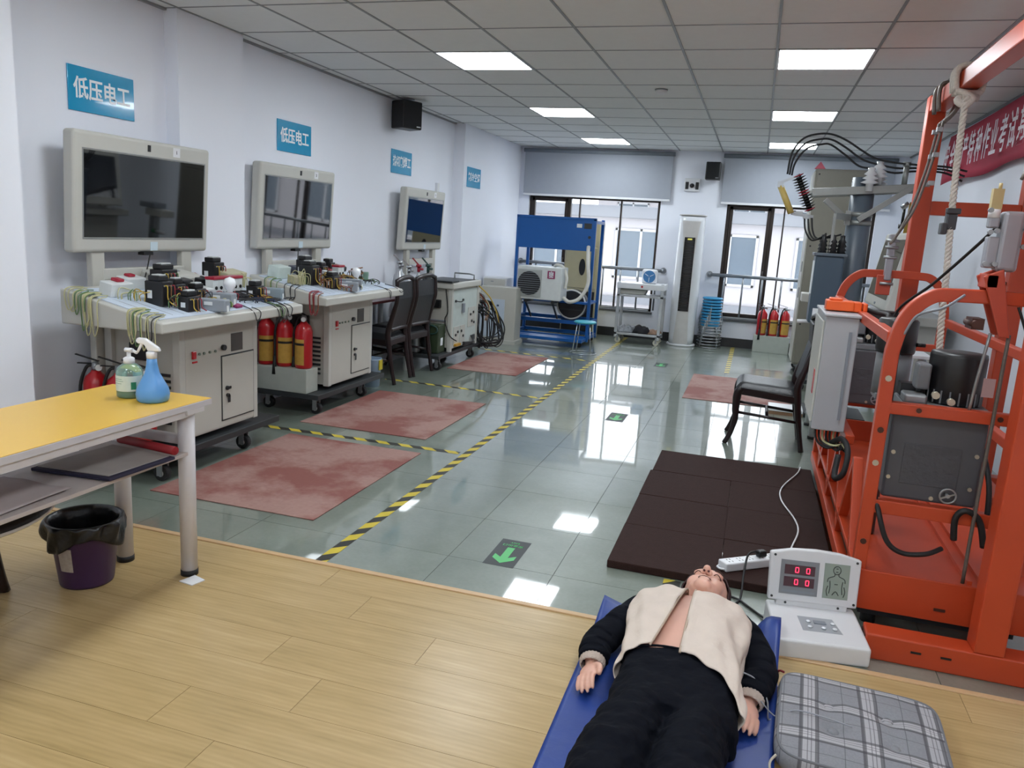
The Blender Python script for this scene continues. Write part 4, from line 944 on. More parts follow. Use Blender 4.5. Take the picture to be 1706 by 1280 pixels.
MB(o).box(-3.52, -3.18, 10.06, 10.4, 0, .84).build('casing', WHITE, t, bevel=.01)
MB(o).box(-3.5, -3.2, 10.052, 10.062, .68, .82).build('front_panel', BEIGE2, t); MB(o).box(-3.4, -3.36, 10.048, 10.054, .78, .79).build('badge', GREY, t)
# ================================================================ right side: gantry, suspended basket, pole
OR = ORANGE; ORD = ORANGE
BOLT = mat('dark_bolt', '4a2a20', .45, metal=.3); BOLTZ = mat('zinc_bolt', 'b9b2a0', .35, metal=.6)
t = thing('hoist_gantry', 'tall orange steel gantry frame standing over the suspended basket', 'gantry', (1.3, 4.3, 0)); o = t.location
MB(o).box(.545, 1.72, 2.965, 3.065, .0, .1).build('base_beam', OR, t, bevel=.006)
MB(o).box(.6, 1.72, 5.56, 5.66, .0, .1).build('base_beam', OR, t, bevel=.006)
for x in (.9, 1.5):
    for y in (2.965, 5.56): MB(o).box(x, x + .1, y, y + .1, .1, 2.45).build('post', OR, t, bevel=.006)
for x in (.905, 1.505):
    MB(o).box(x, x + .09, 3.065, 5.56, 2.35, 2.44).build('top_beam', OR, t, bevel=.006)
for y in (5.565, 2.97): MB(o).box(1.0, 1.5, y, y + .09, 1.735, 1.82).build('cross_beam', OR, t, bevel=.006)
MB(o).box(1.5, 1.6, 3.065, 5.56, .0, .09).build('floor_runner', OR, t, bevel=.006)
for k in range(6): MB(o).cyl((1.494, 5.61, 1.7 - .12 * k), (1.5, 5.61, 1.7 - .12 * k), .012, None, 8).build('bolt', BOLT, t)
for x in (.7, .8): MB(o).box(x, x + .035, 2.961, 2.966, .055, .062).build('slot', BLACK, t)
MB(o).box(.541, .546, 2.98, 3.05, .015, .085).build('open_end', mat('inside_of_tube', '3a1a12', .8), t)
# knotted white rope
ROPE = mat('white_twisted_rope', 'd0c8be', .8, var=.15, scale=120, bump=.6, bscale=300)
def twist(pts, r, name, parent, m_, o, strands=3, pitch=.07):
    P = spline([Vector(p) for p in pts], 10); L = 0
    for s in range(strands):
        q = []; L = 0; prev = P[0]
        for i, p in enumerate(P):
            L += (p - prev).length; prev = p
            d = (P[min(i + 1, len(P) - 1)] - P[max(i - 1, 0)]).normalized(); a = d.orthogonal().normalized(); b = d.cross(a)
            th = 2 * math.pi * (L / pitch + s / strands); q.append(p + (a * math.cos(th) + b * math.sin(th)) * r * .56)
        MB(o).tube(q, r * .5, 6).build(name, m_, parent)
t = thing('safety_rope', 'thick white rope knotted round the gantry top beam and hanging into the basket', 'rope', (.95, 4.7, 1.0)); o = t.location
vert = [(.93, 4.72, 2.3), (.932, 4.7, 2.0), (.94, 4.66, 1.7), (.95, 4.6, 1.4), (.955, 4.56, 1.15), (.96, 4.5, .95), (.965, 4.46, .75)]
fine = []
for a, b in zip(vert, vert[1:]):
    for k in range(6): fine.append(Vector(a).lerp(Vector(b), k / 6))
fine.append(Vector(vert[-1])); twist(fine, .017, 'rope_strand', t, ROPE, o)
for k, yy in enumerate((4.78, 4.82, 4.86)):
    MB(o).tube([(.89, yy, 2.34), (.89, yy, 2.455), (1.01, yy + .01, 2.455), (1.01, yy + .01, 2.335)], .016, 8, 5, closed=False).tube([(.89, yy, 2.34), (.95, yy - .02, 2.325), (1.01, yy + .01, 2.335)], .016, 8, 5).build('rope_turn', ROPE, t)
MB(o).tube([(.9, 4.8, 2.34), (.96, 4.74, 2.3), (.93, 4.72, 2.26), (.9, 4.76, 2.29), (.95, 4.8, 2.31), (.99, 4.76, 2.3)], .02, 8, 6).build('knot', ROPE, t)
rg = MB(o).cb((.94, 4.66, 1.68), (.05, .06, .11)).cb((.94, 4.63, 1.72), (.07, .03, .03)).cb((.91, 4.66, 1.63), (.03, .07, .06)).build('rope_grab', mat('gunmetal', '4a4a4d', .35, metal=.7), t, bevel=.006)
# twin steel ropes wrapped at the far post
WROPE = mat('steel_wire_rope', '6d6660', .45, metal=.5, var=.15, scale=80)
t = thing('wire_rope_set', 'steel wire ropes clamped over the far end of the gantry top beam', 'wire rope', (.9, 5.3, 1.7)); o = t.location
for y in (5.2, 5.32):
    MB(o).tube([(.895, y, 2.3), (.885, y, 2.4), (.9, y, 2.452), (.97, y, 2.452), (1.01, y, 2.4), (.98, y, 2.3), (.93, y, 2.24)], .012, 8, 4).build('wrapped_sleeve', WROPE, t)
    MB(o).tube([(.93, y, 2.25), (.9, y, 2.0), (.84, y - .06, 1.75), (.77, 5.2, 1.58), (.745, 5.2, 1.54)], .008, 7, 5).build('wire_rope', WROPE, t)
    for z in (2.2, 2.06, 1.9): MB(o).cb((.915, y, z), (.03, .035, .025)).build('rope_clip', STEELP, t)
# ---------------------------------------------------------------- suspended basket
bt = thing('suspended_basket', 'orange suspended access basket with arched end frames standing on the floor', 'work platform', (.83, 4.3, 0)); o = bt.location
X0, X1, Y0, Y1 = .5, 1.16, 3.2, 5.4
def uframe(y, zt=1.375):
    pts = [(X0 + .02, y, .12), (X0 + .02, y, 1.0), (X0 + .025, y, 1.16), (X0 + .055, y, 1.27), (X0 + .12, y, 1.34), (X0 + .2, y, zt - .02), (X1 - .2, y, zt - .02), (X1 - .12, y, 1.34), (X1 - .055, y, 1.27), (X1 - .025, y, 1.16), (X1 - .02, y, 1.0), (X1 - .02, y, .12)]
    P = spline([Vector(p) for p in pts], 5); w_ = .024
    vs = []; fs = []
    for i, p in enumerate(P):
        d = (P[min(i + 1, len(P) - 1)] - P[max(i - 1, 0)]).normalized(); a = Vector((0, 1, 0)); b = d.cross(a)
        for (q, r_) in ((-1, -1), (1, -1), (1, 1), (-1, 1)): vs.append(p + a * w_ * q + b * w_ * r_)
    for i in range(len(P) - 1):
        for k in range(4): fs.append((i * 4 + k, i * 4 + (k + 1) % 4, i * 4 + 4 + (k + 1) % 4, i * 4 + 4 + k))
    fs.append((0, 1, 2, 3)); k = (len(P) - 1) * 4; fs.append((k, k + 1, k + 2, k + 3))
    f = MB(o).add(vs, fs).build('arched_end_frame', OR, bt, bevel=.004)
    for z in (.38, .7, .83, 1.03): MB(o).cyl((X0 + .02, y - .027, z), (X0 + .02, y - .022, z), .012, None, 8).build('bolt', BOLTZ if z in (.7, 1.03) else BOLT, f)
    for z0, z1 in ((.895, .94), (.5, .554)):
        MB(o).box(X0 + .03, X1 - .03, y - .022, y + .022, z0, z1).build('end_rail', OR, bt, bevel=.004)
    for x in (X0 + .14, X1 - .25): MB(o).cyl((x, y - .026, .92), (x, y - .02, .92), .01, None, 8).build('bolt', BOLT, bt)
uframe(Y0); uframe(Y1)
MB(o).box(X0, X1, Y0 - .03, Y1 + .03, .245, .268).build('floor_plate', OR, bt, bevel=.003)
MB(o).box(X0 - .005, X1 + .005, Y0 - .035, Y0 - .025, .105, .268).build('end_toe_board', OR, bt, bevel=.003)
MB(o).box(X0 - .005, X1 + .005, Y1 + .025, Y1 + .035, .105, .4).build('end_toe_board', OR, bt, bevel=.003)
MB(o).box(X0 - .012, X0 + .03, Y0, Y1, .105, .165).build('bottom_tube', OR, bt, bevel=.005); MB(o).box(X1 - .03, X1 + .012, Y0, Y1, .105, .165).build('bottom_tube', OR, bt, bevel=.005)
MB(o).box(X0 + .05, X1 - .05, Y0 + .05, Y0 + .15, .05, .11).build('foot', DARKBASE, bt); MB(o).box(X0 + .05, X1 - .05, Y1 - .15, Y1 - .05, .05, .11).build('foot', DARKBASE, bt)
for x in (X0 + .1, X1 - .1):
    for y in (Y0 + .1, Y1 - .1): MB(o).cyl((x, y, 0), (x, y, .06), .03).build('rubber_foot', BLACKR, bt)
for x in (X0 + .02, X1 - .02):
    for z in ((1.18, .6) if x < .8 else (1.09, .7)): MB(o).box(x - .02, x + .02, Y0 + (.02 if z != .6 else .75), Y1 - .02, z - .022, z + .022).build('long_rail', OR, bt, bevel=.004)
    n = 7
    for k in range(n):
        ya = Y0 + .12 + k * (Y1 - Y0 - .24) / n; yb = ya + (Y1 - Y0 - .24) / n
        if k % 2: ya, yb = yb, ya
        MB(o).beam((x, ya, .17), (x, yb, .6), .03, .04, (1, 0, 0)).build('lattice_strut', OR, bt, bevel=.003)
for k in range(2): MB(o).box(.9 + .05 * k, .918 + .05 * k, Y0 - .02, Y1, .268, .285).build('floor_rib', OR, bt)
MB(o).box(X0 + .3, X0 + .34, Y0 - .041, Y0 - .035, .15, .16).build('weld_mark', BOLT, bt)
# near hoist: grey gearbox, black motor drum
MG = mat('hoist_dark_grey', '4a4b50', .5, var=.06); FIN = mat('motor_grey', '6f7276', .45, var=.05)
def hoist(label, Yb, s=1):
    t = thing('wire_rope_hoist', label, 'hoist', (.72, Yb, .56), 0, 'basket hoists'); o = t.location
    yA, yB = (Yb, Yb + .2) if s > 0 else (Yb - .2, Yb)
    yf = yA if s > 0 else yB
    g = MB(o).box(.565, .895, yA, yB, .556, .893).build('gearbox', MG, t, bevel=.01)
    MB(o).box(.62, .82, yA - .004, yA, .62, .78).build('cast_plate', mat('hoist_cast_grey', '45464b', .6, bump=.5, bscale=40), g, bevel=.003)
    for x, z in ((.585, .74), (.58, .64), (.87, .76), (.865, .63), (.74, .575)): MB(o).cyl((x, yA - .008, z), (x, yA, z), .008, None, 8).build('bolt', BOLTZ, g)
    MB(o).tube([(.79 + .028 * math.cos(2 * math.pi * i / 20), yA - .03, .6 + .028 * math.sin(2 * math.pi * i / 20)) for i in range(20)], .004, 6, closed=True).cyl((.79, yA - .034, .6), (.79, yA, .6), .008, None, 8).beam((.765, yA - .03, .588), (.815, yA - .03, .612), .006, .006).build('hand_wheel', STEELP, t)
    yc = (yA + yB) / 2
    MB(o).box(.6, .9, yA + .02, yB + .06 * s, .893, .93).build('fin_block', FIN, t, bevel=.006)
    MB(o).lathe([(.095, .93), (.1, .94), (.1, 1.115), (.097, 1.128), (.06, 1.132), (.0001, 1.132)], (.79, yc + .05, 0), 30).build('motor', BLACK, t)
    for k in range(20):
        a = 2 * math.pi * k / 20; MB(o).beam((.79 + .1 * math.cos(a), yc + .05 + .1 * math.sin(a), .935), (.79 + .1 * math.cos(a), yc + .05 + .1 * math.sin(a), .985), .005, .008).build('fin', FIN, t)
    MB(o).box(.6, .68, yA + .03, yA + .13, .93, .965).build('junction_box', STEELP, t, bevel=.008)
    [MB(o).cyl((x, yA + .0, z), (x, yA + .02, z), .014, None, 10).build("eye_bolt", BOLTZ, t) for x, z in ((.7, .975), (.755, .955))]
    MB(o).box(.845, .885, yA - .012, yA - .008, .99, 1.06).build('warning_label', mat('pink_paper_label', 'a88a8a', .6), t)
    MB(o).box(.64, .69, yA + .08, yA + .16, .98, 1.08).build('brake_box', FIN, t, bevel=.008); MB(o).cyl((.665, yA + .12, .965), (.665, yA + .12, .985), .014).build('gland', DARKBASE, t)
    MB(o).box(.6, .69, yA + .14, yA + .2, .94, .99).build('brake_plate', BLACK, t)
    return t
hoist('near hoist with grey gearbox and black drum motor in the basket end', Y0 + .03)
hoist('far hoist with black motor at the far end of the basket', Y1 - .03 - .2)
t = thing('motor_unit', 'upright black and grey motor standing behind the near hoist', 'motor', (.6, 3.62, .269)); o = t.location
MB(o).cyl((.6, 3.62, .27), (.6, 3.62, .92), .03).build('pedestal', MG, t)
MB(o).cyl((.6, 3.62, .9), (.6, 3.62, 1.08), .07, .07, 28).build('motor_body', FIN, t)
MB(o).lathe([(.075, 1.08), (.078, 1.09), (.078, 1.215), (.07, 1.222), (.0001, 1.222)], (.6, 3.62, 0), 28).build('motor_cap', BLACK, t)
MB(o).box(.54, .67, 3.55, 3.69, .88, .905).build('flange', FIN, t, bevel=.004)
MB(o).cyl((.675, 3.6, 1.12), (.71, 3.6, 1.12), .008, None, 8).build('stub', BLACK, t)
# safety lock on the near arch
SILVR = mat('cast_silver', '9a9aa0', .4, metal=.4, var=.08)
t = thing('safety_lock', 'silver safety lock bolted to the near basket arch with red bracket', 'safety device', (.87, 3.22, 1.3)); o = t.location
MB(o).prism([(.80, 1.43), (.86, 1.46), (.915, 1.22), (.88, 1.22)], 3.15, 3.165, axis='y').prism([(.80, 1.43), (.86, 1.46), (.915, 1.22), (.88, 1.22)], 3.245, 3.26, axis='y').box(.81, .85, 3.15, 3.26, 1.39, 1.44).build('red_bracket', mat('bracket_red', 'b0452f', .45), t, bevel=.004)
MB(o).cyl((.8, 3.14, 1.26), (.8, 3.27, 1.26), .014).box(.79, .83, 3.16, 3.25, 1.24, 1.28).build('pivot', BOLT, t)
MB(o).box(.835, .905, 3.17, 3.24, 1.45, 1.66).build('lock_body', SILVR, t, bevel=.014, seg=3)
MB(o).box(.8, .84, 3.18, 3.23, 1.46, 1.57).box(.795, .83, 3.185, 3.225, 1.6, 1.64).build('lever_arm', SILVR, t, bevel=.006)
for x, z in ((.8, 1.475), (.83, 1.475), (.80, 1.585), (.82, 1.59), (.79, 1.66), (.91, 1.6), (.91, 1.54)): MB(o).cyl((x, 3.16, z), (x, 3.175, z), .009, None, 8).build('bolt', STEELP, t)
MB(o).box(.793, .827, 3.185, 3.215, 1.665, 1.735).cyl((.815, 3.2, 1.735), (.815, 3.2, 1.755), .006, None, 8).build('limit_switch', mat('ivory_plastic', 'b9a878', .45), t)
MB(o).lathe([(.02, 0), (.02, .03)], (.81, 3.2, 1.635), 14).build('switch_collar', WHITE, t)
t.location.x -= .03
t = thing('hoist_rope', 'dark steel rope running from the gantry down through the safety lock into the basket', 'wire rope', (.88, 3.22, .3)); o = t.location
MB(o).tube([(.935, 3.6, 2.35), (.9, 3.34, 1.95), (.88, 3.23, 1.68)], .006, 7, 4).build('upper_rope', WROPE, t)
MB(o).tube([(.935, 3.5, 2.35), (.88, 3.25, 1.9), (.845, 3.2, 1.77)], .006, 7, 4).build('upper_rope', WROPE, t)
MB(o).tube([(.885, 3.165, 1.23), (.882, 3.16, .9), (.878, 3.155, .58), (.88, 3.16, .28)], .007, 7, 4).build('lower_rope', WROPE, t)
MB(o).tube([(.83, 3.18, 1.23), (.815, 3.19, 1.05), (.81, 3.2, .935)], .006, 7, 3).build('guide_rod', STEELP, t)
# small silver rope lock at the far left arch
t = thing('rope_lock', 'small silver rope lock fixed on the far basket arch', 'safety device', (.8, 5.35, 1.3)); o = t.location
MB(o).box(.755, .795, 5.3, 5.36, 1.32, 1.6).build('lock_body', SILVR, t, bevel=.008); MB(o).box(.72, .8, 5.31, 5.35, 1.23, 1.35).build('red_bracket', mat('bracket_red', 'b0452f', .45), t, bevel=.004)
for z in (1.52, 1.56, 1.46, 1.3): MB(o).cyl((.735, 5.295, z), (.81, 5.295, z), .009, None, 8).build('bolt', STEELP, t)
# electrical control box on the basket's left rail
GB = mat('control_box_grey', 'a2a4a8', .42, var=.03)
t = thing('control_cabinet', 'grey electrical control cabinet hung on the left side of the basket', 'control box', (.42, 4.27, .62)); o = t.location
MB(o).box(.345, .495, 4.0, 4.55, .62, 1.18).build('casing', GB, t, bevel=.005)
MB(o).box(.338, .502, 3.99, 4.56, 1.176, 1.19).build('lid', GB, t, bevel=.004)
MB(o).box(.336, .346, 4.03, 4.52, .65, 1.15).build('door', BEIGE2, t, bevel=.004)
MB(o).box(.455, .468, 3.992, 4.0, .68, 1.11).build('hinge_seam', GREY, t)
MB(o).box(.333, .338, 4.1, 4.16, .78, .9).build('red_tag', RED, t)
for k in range(7): MB(o).tube([(.37 + .018 * k, 4.08, .625), (.38 + .016 * k, 4.05, .56), (.43 + .015 * k, 4.02 - .01 * k, .53 + .01 * (k % 3)), (.49, 3.98, .57)], .006, 6, 5).build('cable', [BLACKR, BLACKR, WIREC[5]][k % 3], t)
MB(o).tube([(.45, 4.05, .55), (.485, 3.95, .6), (.51, 3.88, .56), (.5, 3.85, .46), (.47, 3.9, .42), (.48, 3.95, .52)], .014, 8, 6).build('cable_loop', BLACKR, t)
t = thing('pendant_control', 'orange pendant controller lying on top of the grey control cabinet', 'remote control', (.415, 4.2, 1.19)); 
MB().cb((-.0, 0, .03), (.13, .1, .05)).cb((.08, 0, .028), (.04, .085, .05)).cb((-.02, 0, .06), (.06, .08, .012)).build('handset', mat('safety_orange_plastic', 'e05a1e', .4), t, bevel=.01); MB().cb((.115, 0, .03), (.02, .11, .04)).build('ring', mat('safety_orange_plastic', 'e05a1e', .4), t, bevel=.006)
MB().tube([(.12, -.02, .02), (.17, -.08, .012), (.2, -.2, .01), (.15, -.3, -.05)], .012, 8, 5).build('cable', BLACKR, t)
t = thing('black_basket_cable', 'black power cable looping down across the basket floor in front of the gearbox', 'cable', (.7, 3.2, .27)); o = t.location
MB(o).tube([(.545, 3.24, 1.2), (.55, 3.26, .9), (.535, 3.22, .62), (.56, 3.17, .5), (.6, 3.16, .4), (.66, 3.165, .36), (.74, 3.165, .37), (.8, 3.2, .39)], .01, 8, 6).build('cable_run', BLACKR, t)
MB(o).tube([(.83, 3.18, .44), (.82, 3.165, .53), (.85, 3.16, .565), (.9, 3.165, .53), (.93, 3.17, .43)], .012, 8, 6).build('cable_loop', BLACKR, t)
MB(o).tube([(.9, 3.28, .78), (.92, 3.2, .66), (.93, 3.19, .52)], .01, 8, 6).build('cable_tail', BLACKR, t)
t = thing('overhead_lead', 'thin black lead from the safety lock switch down over the arch', 'cable', (.75, 3.3, 1.4)); o = t.location
MB(o).tube([(.815, 3.2, 1.63), (.76, 3.3, 1.53), (.68, 3.5, 1.38), (.6, 3.7, 1.25), (.58, 3.7, 1.1)], .006, 7, 6).build('lead', BLACKR, t)
MB(o).tube([(.725, 3.17, 1.36), (.66, 3.15, 1.31), (.58, 3.155, 1.275), (.55, 3.18, 1.2)], .005, 7, 6).build('thin_lead', GREY, t)
MB(o).tube([(.9, 3.17, 1.33), (.98, 3.17, 1.18), (1.1, 3.2, 1.2)], .005, 7, 6).build('side_lead', BLACKR, t)
# ---------------------------------------------------------------- red banner on the right wall
BAN = mat('red_banner_cloth', 'a51c3c', .7, var=.06)
t = thing('red_banner', 'long red cloth banner with white Chinese lettering on the right wall', 'banner', (1.7, 6.6, 2.2))
def banf(u, v):
    y = -4.2 + 6.6 * u
    return (.03 * math.sin(y * 2.1) * (1 - v) - .05 * (1 - abs(2 * v - 1)) * .3, y, -.02 * math.sin(y * .9) + .03 * math.sin(4.3 * y) * (1 - v) * .4 + .46 * v)
MB().surf(banf, 90, 8).build('cloth', BAN, t, solid=.003)
LET = mat('banner_white_print', 'd9d2da', .6, var=.02)
txt = '安全生产特种作业考试基地现场'
for i, chx in enumerate(txt):
    y = 2.22 - i * .235
    text(chx, .3, LET, t, frame_m((0, -1, 0), (0, 0, 1), (-.045, y, .22)), bold=.003, width=.66)
# ---------------------------------------------------------------- distribution pole with crossarm, cut-out and tank
PG = mat('pole_grey_paint', '555f69', .4, var=.04); PGD = mat('tank_slate_blue', '3d4d5b', .4, var=.04); ZN = mat('galvanised_steel', '8d908d', .4, metal=.4, var=.06)
t = thing('distribution_pole', 'thick grey steel training pole with galvanised crossarms and white insulators', 'utility pole', (.8, 7.5, 0)); o = t.location
MB(o).lathe([(.11, 0), (.105, 1.0), (.095, 2.1), (.0001, 2.1)], (.8, 7.5, 0), 32).build('pole_shaft', PG, t)
MB(o).box(.55, 1.05, 7.25, 7.75, 0, .04).build('foot_plate', DARKBASE, t)
for z in (1.99, 1.79, 1.72): MB(o).lathe([(.102, -.02), (.106, -.02), (.106, .02), (.102, .02)], (.8, 7.5, z), 32).box(.68, .72, 7.38, 7.42, z - .025, z + .025).cyl((.69, 7.37, z), (.69, 7.43, z), .012, None, 8).build('clamp_band', ZN, t)
MB(o).beam((.385, 7.4, 1.955), (1.25, 7.4, 2.03), .05, .066).build('crossarm', ZN, t, bevel=.004); MB(o).beam((.385, 7.6, 1.955), (1.25, 7.6, 2.03), .05, .066).build('crossarm', ZN, t, bevel=.004)
for p, q in (((.5, 7.4, 1.9), (.7, 7.42, 1.74)), ((1.17, 7.38, 2.03), (.78, 7.38, 1.74))): MB(o).beam(p, q, .03, .045).build('brace', ZN, t, bevel=.003)
PORC = mat('white_porcelain', 'd2d3d4', .2, var=.02, coat=.5)
for (x, y, z) in ((.83, 7.36, 2.04), (.9, 7.44, 2.1), (.93, 7.6, 2.05)): MB(o).lathe([(.03, -.06), (.03, 0), (.075, .01), (.03, .035), (.065, .045), (.028, .07), (.055, .08), (.025, .11), (.03, .13), (.0001, .14)], (x, y, z), 20).build('insulator', PORC, t)
for x in (1.1, 1.2): MB(o).cyl((x, 7.4, 2.05), (x, 7.4, 2.2), .022).cyl((x, 7.4, 2.2), (x, 7.4, 2.23), .03).build('post_clamp', ZN, t)
t = thing('cutout_fuse', 'drop-out fuse with yellow tube and black ribbed insulator on the pole crossarm', 'fuse', (.32, 7.42, 1.9)); o = t.location
MB(o).cyl((.25, 7.4, 2.1), (.39, 7.4, 1.8), .022, None, 12).build('core', BLACK, t)
p0, p1 = Vector((.25, 7.4, 2.1)), Vector((.39, 7.4, 1.8)); d = (p1 - p0).normalized()
for k in range(14):
    c = p0.lerp(p1, (k + .5) / 14); m_ = REDPL if k in (0, 6, 7, 13) else BLACK
    MB(o).cyl(c - d * .004, c + d * .006, .062 if m_ is BLACK else .052, .035, 16).build('shed', m_, t)
MB(o).cyl((.12, 7.38, 2.0), (.235, 7.38, 1.77), .027, None, 12).build('fuse_tube', mat('fuse_tube_yellow', 'c2a85e', .45), t)
MB(o).beam((.1, 7.38, 2.02), (.26, 7.39, 2.09), .03, .02).cb((.12, 7.38, 2.01), (.05, .05, .05)).build('top_contact', STEELP, t)
MB(o).beam((.235, 7.38, 1.77), (.42, 7.39, 1.75), .03, .025).cb((.3, 7.38, 1.77), (.06, .05, .04)).cb((.36, 7.38, 1.745), (.05, .05, .03)).build('bottom_contact', STEELP, t)
MB(o).beam((.32, 7.4, 1.95), (.42, 7.4, 1.96), .03, .03).build('mount_arm', ZN, t)
t = thing('pole_tank', 'slate blue oil tank switch with black bushings hung on the pole', 'switchgear', (.6, 7.28, .85)); o = t.location
MB(o).box(.47, .7, 7.16, 7.4, .85, 1.43).build('tank', PGD, t, bevel=.02, seg=3); MB(o).box(.455, .715, 7.145, 7.415, 1.425, 1.45).build('tank_lid', PG, t, bevel=.004)
MB(o).beam((.58, 7.2, 1.78), (.58, 7.2, 1.45), .02, .03).beam((.58, 7.2, 1.76), (.72, 7.4, 1.76), .02, .05).build('hanger', ZN, t)
for x, y in ((.52, 7.2), (.6, 7.2), (.67, 7.2), (.52, 7.32), (.6, 7.32), (.67, 7.32)): MB(o).lathe([(.035, 0), (.025, .02), (.036, .03), (.022, .05), (.034, .06), (.02, .085), (.03, .095), (.014, .12), (.014, .15), (.0001, .155)], (x, y, 1.45), 14).build('bushing', BLACK, t)
MB(o).box(.462, .47, 7.2, 7.32, 1.1, 1.38).build('white_plate', LBL, t); MB(o).box(.5, .545, 7.15, 7.16, .85, .98).build('gauge_plate', LBL, t)
t = thing('overhead_cables', 'three black cables arching from the fuse over the pole to the right', 'cable', (.6, 7.45, 2.3)); o = t.location
for k in range(3):
    dz = -.035 * k; dx = .02 * k; yy = 7.38 + .06 * k
    MB(o).tube([(.165 + dx, yy, 2.1), (.182 + dx, yy, 2.28 + dz), (.262 + dx, yy, 2.4 + dz), (.384 + dx, yy, 2.44 + dz), (.498, yy, 2.435 + dz), (.618, yy, 2.385 + dz * 1.4), (.74, yy, 2.31 + dz * 1.6), (.857, yy, 2.25 + dz), (1.03, yy, 2.22 + dz), (1.18, yy, 2.21 + dz * .6), (1.4, yy, 2.2 + dz * .5), (1.55, yy, 2.17 + dz)], .0085, 7, 6).build('cable', BLACKR, t)
for k in range(3):
    MB(o).tube([(.35 + .03 * k, 7.38, 1.74), (.37 + .03 * k, 7.36, 1.63), (.43 + .02 * k, 7.33, 1.55 + .01 * k), (.5 + .03 * k, 7.26, 1.58), (.53 + .06 * k, 7.21, 1.61)], .0075, 7, 6).build('drop_cable', BLACKR, t)
# ---------------------------------------------------------------- tall beige cabinet
CABM = mat('khaki_cabinet_enamel', '7d7a6f', .42, var=.03)
t = thing('tall_switch_cabinet', 'tall beige switch cabinet on casters behind the grey pole', 'cabinet', (.85, 9.95, 0)); o = t.location
MB(o).box(.52, 1.15, 9.7, 10.3, .12, 2.36).build('body', CABM, t, bevel=.008)
MB(o).box(.505, .521, 9.72, 10.28, .15, 2.33).build('door', BEIGE2, t, bevel=.005); MB(o).box(.54, 1.13, 9.69, 9.702, .14, 1.58).build('lower_panel', CABM, t, bevel=.003); MB(o).box(.54, 1.13, 9.69, 9.702, 1.6, 2.34).build('upper_panel', CABM, t, bevel=.003)
for z in (1.2, .9): MB(o).box(.495, .506, 9.74, 9.77, z, z + .12).build('hinge', STEELP, t)
for x, z in ((.56, 2.3), (1.1, 1.9), (.56, 1.5), (1.1, 1.2), (.56, .6)): MB(o).cyl((x, 9.685, z), (x, 9.692, z), .01, None, 8).build('screw', BLACK, t)
MB(o).prism([(.5, 2.36), (.62, 2.36), (.56, 2.44)], 9.72, 9.78, axis='y').build('red_alarm', mat('alarm_red_plastic', 'b8475a', .4), t)
for x in (.58, 1.08):
    for y in (9.76, 10.22): caster(t, x, y, .12, o)
t = thing('operating_handle_unit', 'grey operating mechanism with white lever in front of the tall cabinet', 'mechanism', (.7, 8.75, 0)); o = t.location
MB(o).box(.66, .74, 8.7, 8.8, .1, 1.1).build('upright', STEELP, t); MB(o).box(.52, .85, 8.6, 8.95, .08, .12).build('base', DARKBASE, t)
for x in (.56, .8):
    for y in (8.64, 8.9): caster(t, x, y, .085, o)
MB(o).box(.48, .75, 8.62, 8.86, .93, 1.02).build('mechanism_box', BEIGE2, t, bevel=.008); MB(o).box(.6, .82, 8.6, 8.84, 1.03, 1.1).build('clamp', GREY, t, bevel=.006)
MB(o).cyl((.47, 8.7, .72), (.62, 8.7, .73), .02).build('white_lever', WHITE, t); MB(o).cyl((.62, 8.7, .73), (.68, 8.7, .73), .028).build('green_collar', mat('green_plastic', '2f7a4d', .4), t)
# ---------------------------------------------------------------- right-hand monitor bench (seen behind the gantry)
t = thing('right_training_bench', 'pale training bench with a bright monitor behind the orange gantry', 'workbench', (1.4, 8.2, 0)); o = t.location
MB(o).box(1.2, 1.62, 7.8, 8.65, .15, .85).build('cabinet_body', BEIGE2, t, bevel=.006); MB(o).box(1.12, 1.7, 7.72, 8.75, .85, .93).build('worktop', BEIGE2, t, bevel=.01)
for y in (7.95, 8.5): MB(o).box(1.3, 1.36, y - .04, y + .04, .93, 1.4).build('stand_post', BEIGE, t)
def tp(x, y, z): return (x + (z - 1.0) * .17, y, z)
def tbox(name, x0, x1, y0, y1, z0, z1, m_, par, bev=0.):
    vs = [tp(x, y, z) for z in (z0, z1) for x, y in ((x0, y0), (x1, y0), (x1, y1), (x0, y1))]
    return MB(o).add(vs, [(0, 3, 2, 1), (4, 5, 6, 7), (0, 1, 5, 4), (1, 2, 6, 5), (2, 3, 7, 6), (3, 0, 4, 7)]).build(name, m_, par, bevel=bev, seg=3)
hs = tbox('monitor_housing', 1.08, 1.17, 7.3, 8.6, .98, 1.66, BEIGE2, t, .02)
tbox('screen', 1.077, 1.082, 7.38, 8.52, 1.08, 1.6, GLASSM, hs)
tbox('button', 1.075, 1.081, 7.9, 7.97, 1.01, 1.03, GREY, hs)
for x in (1.26, 1.56):
    for y in (7.9, 8.55): caster(t, x, y, .15, o)
MB(o).cyl((1.2, 7.85, 1.7), (1.2, 7.85, 1.74), .03).cyl((1.2, 7.85, 1.74), (1.2, 7.85, 1.88), .012).build('microphone_stem', BLACK, t); MB(o).cyl((1.18, 7.85, 1.88), (1.23, 7.85, 1.92), .025).build('microphone_head', CHROME, t)
for k in range(3): MB(o).beam((1.225 + .03 * k, 7.8, 1.66), (1.245 + .03 * k, 7.8, 1.93 + .02 * k), .03, .008).build('yellow_rod', mat('yellow_rod_plastic', 'a88a2c', .5), t)

